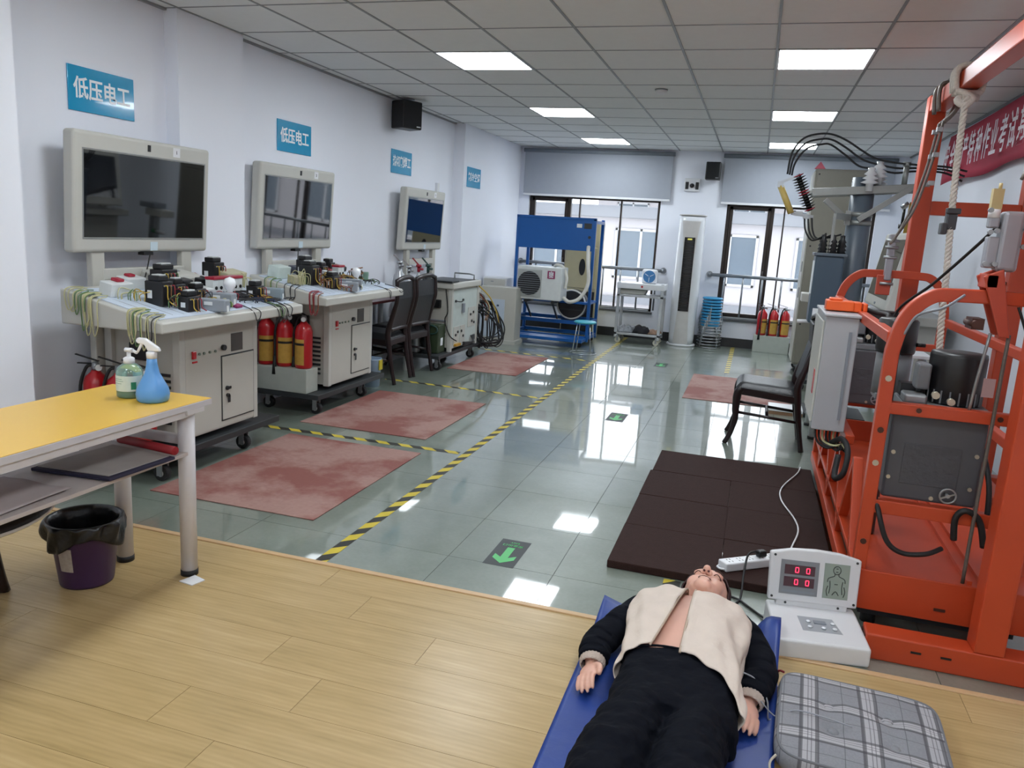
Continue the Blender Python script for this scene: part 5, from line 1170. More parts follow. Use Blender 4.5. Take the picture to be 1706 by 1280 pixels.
# desk between the chair and the pole, laptop on it
t = thing('white_desk', 'white desk with round legs behind the grey control cabinet', 'desk', (.9, 6.72, 0)); o = t.location
MB(o).box(.52, 1.32, 6.4, 7.02, .72, .745).build('desk_top', WHITE, t, bevel=.004)
for x in (.57, 1.27):
    for y in (6.46, 6.95):
        l = MB(o).cyl((x, y, .02), (x, y, .72), .03, None, 18).build('leg', WHITE, t); MB(o).cyl((x, y, 0), (x, y, .022), .034, None, 18).build('foot_cap', BLACKR, l)
MB(o).box(.6, 1.24, 6.9, 6.96, .5, .72).build('modesty_panel', BEIGE2, t)
t = thing('laptop', 'dark laptop on the white desk behind the control cabinet', 'laptop', (.72, 6.62, .746), 1.2)
MB().box(-.16, .16, -.11, .11, 0, .016).build('keyboard_base', DARKBASE, t, bevel=.003); MB().prism([(.105, .014), (.115, .014), (.165, .22), (.155, .222)], -.16, .16, axis='x').build('lid', DARKBASE, t, bevel=.002)
t = thing('low_white_box', 'low white board on a brown base lying behind the chair', 'box', (.42, 7.38, 0))
MB().box(-.17, .12, -.14, .1, 0, .03).build('wooden_base', mat('brown_plywood', '8a6a50', .6), t); MB().box(-.175, .12, -.145, .1, .03, .06).build('white_cover', WHITE, t, bevel=.004)
# ================================================================ foreground: yellow table and what is on it
t = thing('yellow_table', 'long table with yellow top and white round legs at the left', 'table', (-2.327, 2.0, 0)); o = t.location
YEL = mat('yellow_laminate', 'd9ae45', .3, var=.03, scale=4)
MB(o).box(-2.58, -2.075, 1.3, 2.637, .718, .7435).build('top_core', mat('white_edge_band', 'c9c7cb', .45), t, bevel=.002)
MB(o).box(-2.579, -2.076, 1.301, 2.636, .7435, .7452).build('yellow_surface', YEL, t)
PAL = mat('white_enamel_leg', 'cdc9cb', .35, var=.02)
for x in (-2.125, -2.455):
    for y in (1.42, 2.54):
        l = MB(o).cyl((x, y, .022), (x, y, .705), .033, None, 22).build('leg', PAL, t)
        MB(o).cyl((x, y, 0), (x, y, .024), .035, None, 22).build('foot_cap', BLACKR, l)
        MB(o).box(x - .05, x + .05, y - .05, y + .05, .7, .719).build('mounting_plate', PAL, t)
MB(o).box(-2.45, -2.13, 2.53, 2.56, .56, .6).build('shelf_crossbar', PAL, t, bevel=.006); MB(o).box(-2.45, -2.13, 1.41, 1.43, .53, .57).build('shelf_crossbar', PAL, t, bevel=.006)
MB(o).box(-2.1, -2.085, 1.42, 2.54, .69, .718).build('apron', PAL, t); MB(o).box(-2.47, -2.1, 1.4, 2.52, .525, .54).build('shelf', mat('pale_shelf_board', 'b9b0ae', .5, var=.05), t, bevel=.002)
# shelf contents
p = MB().prism([(-.17, -.19), (.155, -.16), (.17, .15), (-.15, .17)], 0, .012).build('drawing_board', mat('dark_violet_felt', '24213a', .8), None, bevel=.003); p.location = (-2.24, 2.26, .5425); tag(p, 'thin board with dark violet edge lying under the yellow table top', 'board')
q = MB().prism([(-.16, -.17), (.135, -.145), (.15, .14), (-.14, .16)], 0.0, .003).build('paper_stack', mat('grey_aged_paper', 'a29b97', .8, var=.12, scale=9), None); q.location = (-2.24, 2.26, .555); tag(q, 'grey used paper on the dark board under the table', 'paper')
r_ = MB().cyl((-.15, 0, .017), (.15, 0, .017), .017, None, 16).tube([(.152 + .0005 * k, .0 + .002 * k * math.cos(k), .017 + .002 * k * math.sin(k)) for k in range(7)], .0015, 5).build('red_cloth_roll', mat('red_roll_cloth', '8e151f', .6, var=.06), None); r_.location = (-2.22, 2.43, .5595); r_.rotation_euler = (0, 0, -.12); tag(r_, 'rolled red cloth lying under the yellow table top', 'cloth roll')
def sheet(u, v): return (-.16 + .3 * u, -.35 + .55 * v, .003 + .006 * math.sin(5 * u + 3 * v) ** 2)
q = MB().surf(sheet, 14, 14).build('loose_paper', mat('loose_paper_pink', 'b3a7a6', .8, var=.08, scale=6), None, solid=.0008); q.location = (-2.27, 1.78, .542); tag(q, 'crumpled pale paper on the table shelf near the photo edge', 'paper')
t = thing('soap_dispenser', 'clear green pump bottle of hand sanitizer on the yellow table', 'bottle', (-2.35, 2.49, .7452))
MB().lathe([(.0001, .0), (.046, .001), (.05, .008), (.05, .1), (.046, .118), (.03, .132), (.018, .138)], n=28).build('bottle_body', mat('clear_teal_plastic', 'b0e4da', .1, var=0, trans=.75), t)
MB().lathe([(.0001, .004), (.045, .006), (.046, .03), (.0001, .03)], n=24).build('green_liquid', mat('green_liquid', '3ea894', .2, var=0), t)
MB().surf(lambda u, v: (.0508 * math.cos(-2.6 + 2.9 * u), .0508 * math.sin(-2.6 + 2.9 * u), .03 + .062 * v), 18, 2).build('label', mat('soap_label', 'c2d0c8', .5, var=.06, scale=60), t)
MB().surf(lambda u, v: (.0511 * math.cos(-.75 + .4 * u), .0511 * math.sin(-.75 + .4 * u), .038 + .03 * v), 8, 2).build('label_mark', mat('label_green', '2e7f5c', .5), t)
pm = MB().lathe([(.021, .136), (.021, .158), (.014, .162), (.008, .164), (.008, .185)], n=18).build('pump_collar', WHITE, t)
MB().cyl((-.015, 0, .19), (.02, 0, .19), .009).cyl((.0, 0, .184), (.0, 0, .197), .013).cyl((.02, 0, .19), (.05, -.012, .186), .006).build('pump_head', WHITE, t)
for z, w_ in ((.078, .05), (.07, .06), (.06, .045)):
    MB().surf(lambda u, v, z=z, w_=w_: (.0512 * math.cos(-1.9 + w_ * 20 * (u - .5)), .0512 * math.sin(-1.9 + w_ * 20 * (u - .5)), z + .002 * v), 10, 2).build('printed_line', mat('label_green_grey', '6f8f84', .5), t)
t = thing('spray_bottle', 'blue trigger spray bottle with white head on the yellow table', 'bottle', (-2.225, 2.475, .7452))
SB = mat('translucent_blue_plastic', '5f9fe2', .3, var=.04, trans=.15)
MB().lathe([(.0001, 0), (.052, .0), (.06, .008), (.063, .03), (.058, .055), (.042, .085), (.027, .115), (.02, .15), (.018, .175)], n=30).build('bottle_body', SB, t)
h = MB().lathe([(.019, .172), (.02, .195), (.014, .2)], n=18).build('collar', WHITE, t)
MB().prism([(.036, .2), (.03, .215), (-.02, .25), (-.05, .252), (-.058, .24), (-.05, .23), (-.025, .226), (-.012, .2)], -.011, .011, axis='y').build('spray_head', WHITE, t, bevel=.005)
MB().prism([(-.03, .228), (-.052, .19), (-.058, .192), (-.04, .232)], -.007, .007, axis='y').build('trigger', WHITE, t, bevel=.003)
t.rotation_euler = (0, 0, .35)
# bin with bag
t = thing('waste_bin', 'purple waste bin with black liner bag under the table', 'bin', (-2.45, 2.33, 0))
MB().lathe([(.0001, .002), (.098, .002), (.1, .01), (.128, .255), (.133, .26), (.126, .255), (.096, .012), (.0001, .01)], n=32).build('bin_body', mat('dark_purple_plastic', '3a2248', .4, var=.05), t)
def bag(u, v):
    a = 2 * math.pi * u; k = 1 + .05 * math.sin(7 * a) + .035 * math.sin(13 * a + 1)
    if v < .45: q = v / .45; r = .085 + .04 * q; z = .03 + .235 * q; r *= 1 + .02 * math.sin(9 * a)
    elif v < .6: q = (v - .45) / .15; r = .125 + .02 * math.sin(q * 1.57) * k; z = .265 + .008 * math.sin(q * 3.14)
    else: q = (v - .6) / .4; r = (.145 + .006 * math.sin(11 * a + 4 * q)) * k - .006 * q; z = .265 - q * (.075 + .03 * math.sin(3 * a + .5))
    return (r * math.cos(a), r * math.sin(a), z)
MB().surf(bag, 72, 22, True).build('liner_bag', mat('black_bag_film', '131316', .28, var=.1, bump=.5, bscale=25), t, solid=.001)
MB().surf(lambda u, v: (.1085 * math.cos(-1.7 + .5 * u) * (1 + .12 * v), .1085 * math.sin(-1.7 + .5 * u) * (1 + .12 * v), .08 + .1 * v), 8, 2).build('label', mat('bin_label', 'a59a90', .6, var=.2, scale=60), t)
p = MB().prism([(-.04, -.03), (.03, -.04), (.045, .02), (-.02, .04)], 0, .004).build('folded_card', WHITE, None); p.location = (-2.07, 2.49, .0005); tag(p, 'small folded white card on the floor at the table leg', 'card')
t = thing('padded_chair', 'dark padded chair with white piped seat under the yellow table at the left edge', 'chair', (-2.6, 1.85, 0))
MB().lathe([(.0001, .405), (.33, .405), (.355, .415), (.36, .432), (.345, .45), (.0001, .458)], n=40).build('seat', LEATHER, t)
MB().tube([(.358 * math.cos(2 * math.pi * i / 48), .358 * math.sin(2 * math.pi * i / 48), .424) for i in range(48)], .006, 6, closed=True).build('piping', WHITE, t)
for a in (1.75, 3.32, 4.9, 6.0): MB().tube([(.22 * math.cos(a), .22 * math.sin(a), .41), (.235 * math.cos(a), .235 * math.sin(a), .25), (.26 * math.cos(a), .26 * math.sin(a), .1), (.285 * math.cos(a), .285 * math.sin(a), .0)], .02, 8, 4).build('leg', WOODDK, t)
MB().tube([(-.3, -.2, .44), (-.36, -.18, .62), (-.4, 0, .7), (-.36, .18, .62), (-.3, .2, .44)], .025, 8, 5).build('backrest', WOODDK, t)

# ================================================================ resuscitation manikin
BLUEM = mat('blue_vinyl_mat', '1c3a84', .42, var=.08, scale=10, bump=.25, bscale=14)
def matf(u, v):
    xl = -.445 + .0 * v; xr = .17 + .07 * v
    y = .95 + (2.04 - .09 * u) * v; x = xl + (xr - xl) * u
    z = .004 + .003 * (math.sin(9 * v + 4 * u) * math.sin(13 * u)) ** 2
    sm = lambda q: (lambda k: k * k * (3 - 2 * k))(min(1, max(0, q))); cr = sm((u - .8) / .15) * sm((v - .89) / .1); cl = max(0, .2 - u) / .2 * max(0, v - .9) / .1
    z += .1 * cr + .035 * cl
    edge = max(0, u - .86) / .14; z += .012 * edge * (1 + math.sin(16 * v))
    y += .03 * cr - .04 * (u > .5) * (u - .5) * v * 0
    return (x, y, z)
o_ = MB().surf(matf, 40, 70).build('ground_sheet', BLUEM, None, solid=.004); tag(o_, 'blue vinyl ground sheet with curled corners under the manikin', 'ground sheet')

SKIN = mat('manikin_skin_vinyl', 'd6a592', .42, var=.04, scale=10); SKIN.node_tree.nodes['Principled BSDF'].inputs['Subsurface Weight'].default_value = .08
NAVY = mat('navy_cloth', '090c15', .85, spec=.12, var=.12, scale=30, bump=.25, bscale=30, stretch=(1, 2.2, 1))
CREAMC = mat('beige_jacket_cloth', 'd0c2b6', .85, var=.05, scale=16, bump=.12, bscale=120)
KNIT = mat('beige_knit', 'b5a59a', .9, var=.1, scale=60, bump=.5, bscale=200)
P0 = Vector((-.09, 2.4, 0))
person = thing('person', 'manikin lying on its back in open beige jacket and navy trousers', 'person', P0)
TAB = [(2.06, .172, .165), (2.2, .178, .18), (2.3, .175, .185), (2.4, .172, .19), (2.52, .182, .205), (2.65, .196, .218), (2.75, .2, .212), (2.81, .194, .195), (2.85, .165, .165), (2.875, .11, .13), (2.9, .06, .1)]
def sect(y):
    for (a, w0, h0), (b, w1, h1) in zip(TAB, TAB[1:]):
        if y <= b: q = max(0, (y - a) / (b - a)); return w0 + (w1 - w0) * q, h0 + (h1 - h0) * q
    return TAB[-1][1:]
def torso_pt(y, th, off=0., cx=-.09):
    w_, h_ = sect(y); z0 = .016; zc = (h_ + z0) / 2; hh = (h_ - z0) / 2 + off; w_ += off
    c, s = math.cos(th), math.sin(th); e = .78
    return Vector((cx + w_ * math.copysign(abs(c) ** e, c), y, max(.0125, zc + hh * math.copysign(abs(s) ** e, s))))
body = MB(P0)
body.surf(lambda u, v: torso_pt(2.24 + .66 * v, 2 * math.pi * u, -.004), 40, 30, True)
k = len(body.v) - 40 * 30; body.f.append([k + i for i in range(40)]); body.s.append(True); body.f.append([k + 29 * 40 + i for i in range(40)]); body.s.append(True)
# head frame: local z to the crown, local -y out of the face
al = math.radians(8); yaw = math.radians(-7)
HM_ = Matrix.Translation((-.062, 2.895, .098)) @ Matrix.Rotation(yaw, 4, 'Z') @ frame_m((-1, 0, 0), (0, -math.sin(al), -math.cos(al)), (0, 0, 0))
HM_ = Matrix.Translation((-.062, 2.85, .142)) @ Matrix.Rotation(yaw, 4, 'Z') @ Matrix.Scale(1.14, 4) @ Matrix(((1, 0, 0, 0), (0, -math.sin(al), math.cos(al), 0), (0, -math.cos(al), -math.sin(al), 0), (0, 0, 0, 1)))
def hb(c, r, sc_=(1, 1, 1), n=18, m_=12): body.ball((0, 0, 0), r, n, m_, sc_, M=HM_ @ Matrix.Translation(c))
hb((0, .012, .125), .1, (.76, .95, .98)); hb((0, -.02, .06), .07, (.86, .85, .9)); hb((0, -.062, .018), .028, (1.1, .8, .8)); hb((0, -.045, .035), .045, (1.05, .7, .8))
hb((.03, -.045, .07), .04, (.8, .8, 1)); hb((-.03, -.045, .07), .04, (.8, .8, 1)); hb((0, -.068, .13), .04, (1.3, .5, .8))
for q in range(7): hb((0, -.078 - .024 * q / 6, .115 - .042 * q / 6), .0095 + .0025 * q / 6, n=10, m_=8)
hb((0, -.106, .072), .0135, n=12, m_=8); hb((.0115, -.093, .07), .0095, n=10, m_=8); hb((-.0115, -.093, .07), .0095, n=10, m_=8)
hb((0, -.083, .05), .017, (1.35, .42, .4), 12, 8); hb((0, -.08, .038), .016, (1.2, .45, .45), 12, 8)
for s in (-1, 1): hb((.031 * s, -.072, .112), .0165, (1, .7, .75), 12, 8); hb((.076 * s, .012, .095), .03, (.3, .75, 1.1), 12, 8)
body.cyl((-.07, 2.78, .1), (-.064, 2.93, .125), .062, .056, 20)
# hands
def hand(wr, yaw_, roll, side):
    M = Matrix.Translation(wr) @ Matrix.Rotation(yaw_, 4, 'Z') @ Matrix.Rotation(roll, 4, 'Y')
    body.ball((0, 0, 0), .042, 14, 10, (.82, 1.12, .36), M=M @ Matrix.Translation((0, -.045, 0)))
    body.ball((0, 0, 0), .027, 12, 8, (.85, 1.5, .7), M=M @ Matrix.Translation((0, .0, 0)))
    for i, (x, L, dr) in enumerate(((.026, .066, .05), (.009, .076, .02), (-.009, .071, -.02), (-.025, .056, -.06))):
        x *= side; a = Vector((x, -.075, .002)); pts = [a]
        for j, f in enumerate((.42, .33, .25)):
            c_ = .12 + .22 * j; d = Vector((dr * side, -math.cos(c_), -math.sin(c_))); pts.append(pts[-1] + d * L * f)
        body.tube([M @ p for p in pts], .008, 9, 3, rs=[.0092, .0088, .0084, .0078, .0066])
        body.ball(M @ pts[-1], .0066, 8, 6)
    pts = [Vector((.024 * side, -.022, 0)), Vector((.042 * side, -.045, .004)), Vector((.05 * side, -.068, .004)), Vector((.05 * side, -.088, .0))]
    body.tube([M @ p for p in pts], .01, 9, 3, rs=[.013, .0115, .0105, .009]); body.ball(M @ pts[-1], .0085, 8, 6)
hand((-.385, 2.435, .05), -.02, -.55, 1); hand((.137, 2.415, .048), .03, .55, -1)
# arms and legs inside the clothes, joined to the same skin
ARM_R = [(-.27, 2.78, .105), (-.335, 2.68, .08), (-.385, 2.56, .066), (-.388, 2.49, .058), (-.385, 2.44, .052)]
ARM_L = [(.09, 2.78, .105), (.145, 2.69, .082), (.168, 2.57, .068), (.152, 2.48, .058), (.138, 2.42, .05)]
for A in (ARM_R, ARM_L): body.tube(A, .04, 12, 5, rs=[.046, .044, .04, .036, .03, .027])
body.tube([(-.16, 2.32, .1), (-.2, 2.0, .1), (-.232, 1.85, .1), (-.25, 1.65, .085), (-.262, 1.25, .06)], .07, 12, 4, rs=[.05, .06, .06, .055, .05, .04]); body.tube([(-.02, 2.32, .1), (-.022, 2.0, .1), (-.03, 1.85, .1), (-.03, 1.65, .085), (-.02, 1.25, .06)], .07, 12, 4, rs=[.05, .06, .06, .055, .05, .04])
def fuse(ob, vox, it=3, fac=.5):
    md = ob.modifiers.new('remesh', 'REMESH'); md.mode = 'VOXEL'; md.voxel_size = vox; md.use_smooth_shade = True
    ms = ob.modifiers.new('smooth', 'SMOOTH'); ms.iterations = it; ms.factor = fac
    return ob
ob = fuse(body.build('body', SKIN, person), .0042, 3, .5)
# face details
def headpart(name, fn, m_, parent=ob): b = MB(P0); fn(b); return b.build(name, m_, parent)
DKM = mat('mouth_shadow', '4a2420', .7); BRW = mat('eyebrow_brown', '3a241e', .8)
for s in (-1, 1):
    headpart('nostril', lambda b: b.ball((0, 0, 0), .0042, 10, 6, (1, 1.0, .9), M=HM_ @ Matrix.Translation((.0075 * s, -.1015, .0605))), DKM)
    headpart('closed_eyelid', lambda b: b.tube([HM_ @ Vector((s * (.031 + .016 * q), -.0845 + .02 * q * q, .107 - .004 * (1 - q * q))) for q in (-1, -.5, 0, .5, 1)], .0016, 6, 3), BRW)
    headpart('eyebrow', lambda b: b.tube([HM_ @ Vector((s * (.034 + .018 * q), -.088 + .012 * (q + .3) ** 2, .132 + .003 * (1 - q * q))) for q in (-1, -.5, 0, .5, 1)], .0028, 6, 3), BRW)
headpart('mouth_line', lambda b: b.tube([HM_ @ Vector((.022 * q, -.0875 + .009 * q * q, .0435 - .002 * q * q)) for q in (-1, -.5, 0, .5, 1)], .0016, 6, 4), DKM)
def hairf(u, v):
    a = 2 * math.pi * u; ph = v * 1.9 + .02
    d = Vector((math.sin(ph) * math.cos(a), math.sin(ph) * math.sin(a), math.cos(ph)))
    # pole to the back of the crown
    d = Matrix.Rotation(math.radians(-52), 3, 'X') @ d
    r = .104 + .002 * math.sin(14 * a) + .0015 * math.sin(9 * ph + 5 * a)
    return HM_ @ Vector((d.x * r * .8, .014 + d.y * r * .97, .125 + d.z * r * 1.0))
MB(P0).surf(hairf, 48, 16, True).build('hair', mat('dark_maroon_hair', '2c1013', .6, var=.3, scale=60, stretch=(1, 4, 1)), person, solid=.006)
MB(P0).tube([torso_pt(2.865, a, .004) + Vector((.02, .0, .004)) for a in (2.5, 2.1, 1.7, 1.3, .9)], .0028, 6, 4).build('neck_seam', mat('vinyl_edge', 'b98a78', .5), person)
# trousers
tr = MB(P0)
tr.surf(lambda u, v: torso_pt(2.09 + .29 * v + .0, 2 * math.pi * u, .015), 40, 12, True)
k = len(tr.v) - 40 * 12; tr.f.append([k + i for i in range(40)]); tr.s.append(True); tr.f.append([k + 11 * 40 + i for i in range(40)]); tr.s.append(True)
def leg(pts, rs):
    P = spline([Vector(p) for p in pts], 8); n = len(P); R_ = spline([Vector((r, 0, 0)) for r in rs], 8)
    vs = lambda u, v: None
    def f(u, v):
        i = min(n - 1, int(v * (n - 1) + .5)); p = P[i]; r = R_[i].x; a = 2 * math.pi * u
        r *= 1 + .018 * math.sin(60 * p.y + 2 * math.sin(a * 2 + p.y * 9)) + .012 * math.sin(95 * p.y + 3 * a)
        return (p.x + r * math.cos(a), p.y, max(.0125, p.z + r * math.sin(a)))
    tr.surf(f, 32, n, True); k = len(tr.v) - 32 * n
    tr.f.append([k + i for i in range(32)]); tr.s.append(True); tr.f.append([k + 32 * (n - 1) + i for i in range(32)]); tr.s.append(True)
leg([(-.165, 2.24, .098), (-.19, 2.08, .1), (-.22, 1.92, .103), (-.238, 1.75, .1), (-.25, 1.5, .085), (-.262, 1.25, .07)], [.09, .1, .107, .1, .085, .068])
leg([(-.015, 2.22, .098), (-.018, 2.08, .1), (-.028, 1.92, .102), (-.03, 1.75, .098), (-.028, 1.5, .084), (-.02, 1.25, .068)], [.088, .097, .1, .098, .084, .066])
tro = fuse(tr.build('trousers', NAVY, person), .006, 4, .5)
tx = bpy.data.textures.new('cloth_folds', 'CLOUDS'); tx.noise_scale = .055; tx.noise_depth = 2
dm = tro.modifiers.new('folds', 'DISPLACE'); dm.texture = tx; dm.strength = .022; dm.mid_level = .55; dm.texture_coords = 'LOCAL'
MB(P0).tube([torso_pt(2.375, a, .016) for a in [math.pi * (.02 + .96 * i / 14) for i in range(15)]], .004, 6, 2).build('waistband', NAVY, person)
for s, x in ((0, -.262), (1, -.02)): MB(P0).ball((x, 1.2, .075), .05, 14, 10, (.8, .9, 1.5)).build('shoe', BLACK, person)
# jacket panels
def th0(y, xe):
    w_, h_ = sect(y); q = min(.98, abs(xe + .09) / (w_ + .02)); return math.copysign(1, xe + .09), math.acos(q ** (1 / .78))
def xl(y): q = min(1, max(0, (2.84 - y) / .47)); return -.108 - .082 * q ** 1.3
def xr(y): q = min(1, max(0, (2.84 - y) / .47)); return -.078 - .016 * q
def panel(side):
    def f(u, v):
        hem = (2.375 - .085 * u) if side < 0 else (2.35 - .17 * min(1, u * 1.7) ** 1.2)
        top = 2.868
        y = hem + (top - hem) * v
        xe = xl(y) if side < 0 else xr(y)
        sg, a = th0(y, xe); a0 = a if sg > 0 else math.pi - a
        a1 = math.radians(212) if side < 0 else math.radians(-32)
        th = a0 + (a1 - a0) * u
        puff = .016 + .010 * math.sin(math.pi * min(1, v * 1.6)) * math.sin(math.pi * min(1, u * 1.5)) + .004 * math.sin(11 * u + 7 * v) * math.sin(5 * v + 2) + .0035 * math.sin(23 * u - 9 * v)
        if side > 0: puff += .016 * math.exp(-((v - .1) / .14) ** 2) * math.sin(math.pi * min(1, u * 1.2)) + .004 * math.sin(30 * u + 10 * v) * math.exp(-(v / .35) ** 2)
        else: puff += .01 * math.exp(-((v - .08) / .12) ** 2) * math.sin(math.pi * min(1, u * 1.2))
        if u < .02: puff += .004
        return torso_pt(y, th, puff) + Vector((0, 0, .003))
    return MB(P0).surf(f, 60, 64)
jl = panel(-1).build('jacket', CREAMC, person); jr = panel(1).build('jacket_panel', CREAMC, jl)
tj = bpy.data.textures.new('jacket_folds', 'CLOUDS'); tj.noise_scale = .09; tj.noise_depth = 1
for q in (jl, jr):
    dj = q.modifiers.new('folds', 'DISPLACE'); dj.texture = tj; dj.strength = .016 ; dj.mid_level = .42; dj.texture_coords = 'LOCAL'
    sj = q.modifiers.new('thickness', 'SOLIDIFY'); sj.thickness = .004; sj.offset = 0
for side, fe in ((-1, xl), (1, xr)):
    pts = []
    for i in range(22):
        y = (2.37 if side < 0 else 2.345) + (2.86 - 2.36) * i / 21
        sg, a = th0(y, fe(y)); a0 = a if sg > 0 else math.pi - a; pts.append(torso_pt(y, a0, .022))
    MB(P0).tube(pts, .0042, 6).build('front_hem', mat('beige_piping', 'b3a08e', .85), jl)
for A, nm in ((ARM_R, 0), (ARM_L, 1)):
    P = spline([Vector(p) for p in ([(A[0][0] + (.045 if nm == 0 else -.045), 2.8, .11)] + A[:-1] + [tuple(Vector(A[-1]) + Vector((0, .018, 0)))])], 7); n = len(P)
    def sl(u, v, P=P, n=n):
        i = min(n - 1, int(v * (n - 1) + .5)); p = P[i]; d = (P[min(i + 1, n - 1)] - P[max(i - 1, 0)]).normalized(); a_ = d.cross(Vector((0, 0, 1))).normalized(); b_ = a_.cross(d)
        r = .068 - .02 * v; t_ = 2 * math.pi * u; r *= 1 + .03 * math.sin(34 * v + 2 * math.sin(t_ * 2)) + .02 * math.sin(51 * v + 3 * t_)
        if v > .93: r *= 1 - (v - .93) * 2.2
        q = p + a_ * r * math.cos(t_) * 1.02 + b_ * r * .86 * math.sin(t_); q.z = max(.0125, q.z)
        return q
    s_ = MB(P0).surf(sl, 30, 44, True).build('sleeve', NAVY, jl, solid=.003)
    e = Vector(A[-1]); d = (Vector(A[-1]) - Vector(A[-2])).normalized(); a_ = d.cross(Vector((0, 0, 1))).normalized(); b_ = a_.cross(d)
    def cu(u, v, e=e, d=d, a_=a_, b_=b_):
        t_ = 2 * math.pi * u; r = .04 + .004 * math.sin(math.pi * v) + .0012 * math.sin(22 * t_) - .003 * v; q = e + d * (-.022 + .04 * v) + a_ * r * math.cos(t_) + b_ * r * .85 * math.sin(t_); q.z = max(.0125, q.z); return q
    MB(P0).surf(cu, 66, 8, True).build('knit_cuff', KNIT, jl, solid=.004)
# ---------------------------------------------------------------- manikin control case
CW = mat('case_ivory_plastic', 'cfd0d2', .38, var=.02); LCDG = mat('lcd_grey_green', '8a968c', .3, var=.03)
t = thing('manikin_controller', 'white open control case with red digits and body diagram beside the manikin', 'control unit', (.372, 2.995, 0), .15)
MB().prism([(-.135, 0), (.14, 0), (.14, .1), (.105, .1), (-.135, .074)], -.168, .168, axis='x').build('case_base', CW, t, bevel=.01, seg=3)
kp = MB().add([(-.06, -.06, .0825), (.085, -.06, .0825), (.065, .035, .0925), (-.065, .035, .0925), (-.06, -.06, .0815), (.085, -.06, .0815), (.065, .035, .0915), (-.065, .035, .0915)], [(0, 1, 2, 3), (7, 6, 5, 4), (0, 4, 5, 1), (1, 5, 6, 2), (2, 6, 7, 3), (3, 7, 4, 0)]).build('keypad', mat('keypad_grey', '9a9ea3', .45), t)
for x, y in ((-.03, -.035), (.02, -.035), (.06, -.035), (-.03, .0), (.06, .0)): MB().lathe([(.009, 0), (.008, .003), (.0001, .004)], (x, y, .085 + (y + .06) * .105), 12).build('key', LBL, kp)
MB().box(-.01, .035, -.01, .015, .0885, .0915).build('key_window', GREY, kp)
MB().box(-.135, .135, .1, .135, .095, .125).build('hinge_block', CW, t, bevel=.006)
for x in (-.1, .1): MB().cyl((x, .098, .112), (x, .101, .112), .005, None, 8).build('screw', DARKBASE, t)
lean = .16
def LM(x, z, d=0.): return Vector((x, .125 + z * math.sin(lean) - d * math.cos(lean), .115 + z * math.cos(lean) + d * math.sin(lean)))
def lidbox(name, x0, x1, z0, z1, d0, d1, m_, parent=t, bevel=0.):
    vs = [LM(x, z, d) for d in (d0, d1) for x, z in ((x0, z0), (x1, z0), (x1, z1), (x0, z1))]
    return MB().add(vs, [(0, 1, 2, 3), (7, 6, 5, 4), (0, 4, 5, 1), (1, 5, 6, 2), (2, 6, 7, 3), (3, 7, 4, 0)]).build(name, m_, parent, bevel=bevel)
prof = [(-.168, 0), (.168, 0), (.172, .19), (.09, .208), (0, .213), (-.09, .208), (-.172, .19)]
vs = [LM(x, z, 0) for x, z in prof] + [LM(x, z, .03) for x, z in prof]
lid = MB().add(vs, [tuple(range(7)), tuple(reversed(range(7, 14)))] + [(i, i + 7, (i + 1) % 7 + 7, (i + 1) % 7) for i in range(7)]).build('lid', CW, t, bevel=.006)
for x, z in ((-.155, .015), (.155, .015), (-.155, .18), (.155, .18)):
    a = LM(x, z, .03); b = LM(x, z, .033); MB().cyl(a, b, .005, None, 8).build('screw', DARKBASE, lid)
dp = lidbox('display_panel', -.13, .015, .03, .165, .0295, .032, mat('display_bezel_grey', '7c7f84', .4), lid)
RD = mat('red_led_digit', 'ff3050', .4, var=0, emit=2.2, ecol='ff2a48'); RW = mat('dark_digit_window', '4a3038', .3)
for zr in (.128, .08):
    lidbox('digit_window', -.115, .0, zr - .019, zr + .019, .0318, .0335, RW, dp)
    for xd in (-.068, -.026):
        for (x0, x1, z0, z1) in ((-.0055, .0055, .0085, .011), (-.0055, .0055, -.011, -.0085), (-.007, -.0045, -.009, .009), (.0045, .007, -.009, .009)):
            lidbox('led_segment', xd + x0, xd + x1, zr + z0, zr + z1, .0335, .0345, RD, dp)
lidbox('caption_strip', -.12, .005, .038, .046, .032, .0325, GREY, dp)
lc = lidbox('diagram_panel', .035, .13, .03, .168, .0295, .032, LCDG, lid)
INK = mat('diagram_ink', '2a302e', .5)
def ink(pts): MB().tube([LM(.0825 + x, z, 0.0325) for x, z in pts], .0015, 5, 3).build('diagram_line', INK, lc)
ink([(.014 * math.cos(a), .143 + .016 * math.sin(a)) for a in [i * .5236 for i in range(13)]]); ink([(-.008, .128), (-.009, .12), (-.03, .11), (-.033, .095)]); ink([(.008, .128), (.009, .12), (.03, .11), (.033, .095)])
ink([(-.024, .1), (-.022, .075), (-.025, .05)]); ink([(.024, .1), (.022, .075), (.025, .05)]); ink([(-.03, .08), (-.035, .06), (-.03, .04)]); ink([(.03, .08), (.035, .06), (.03, .04)]); ink([(-.012, .045), (0, .06), (.012, .045)]); ink([(-.006, .088), (.006, .088)]); ink([(-.004, .15), (.004, .15)]); ink([(-.004, .137), (.004, .137)])
MB().box(-.04, -.038, 0, 0, 0, 0) if False else None
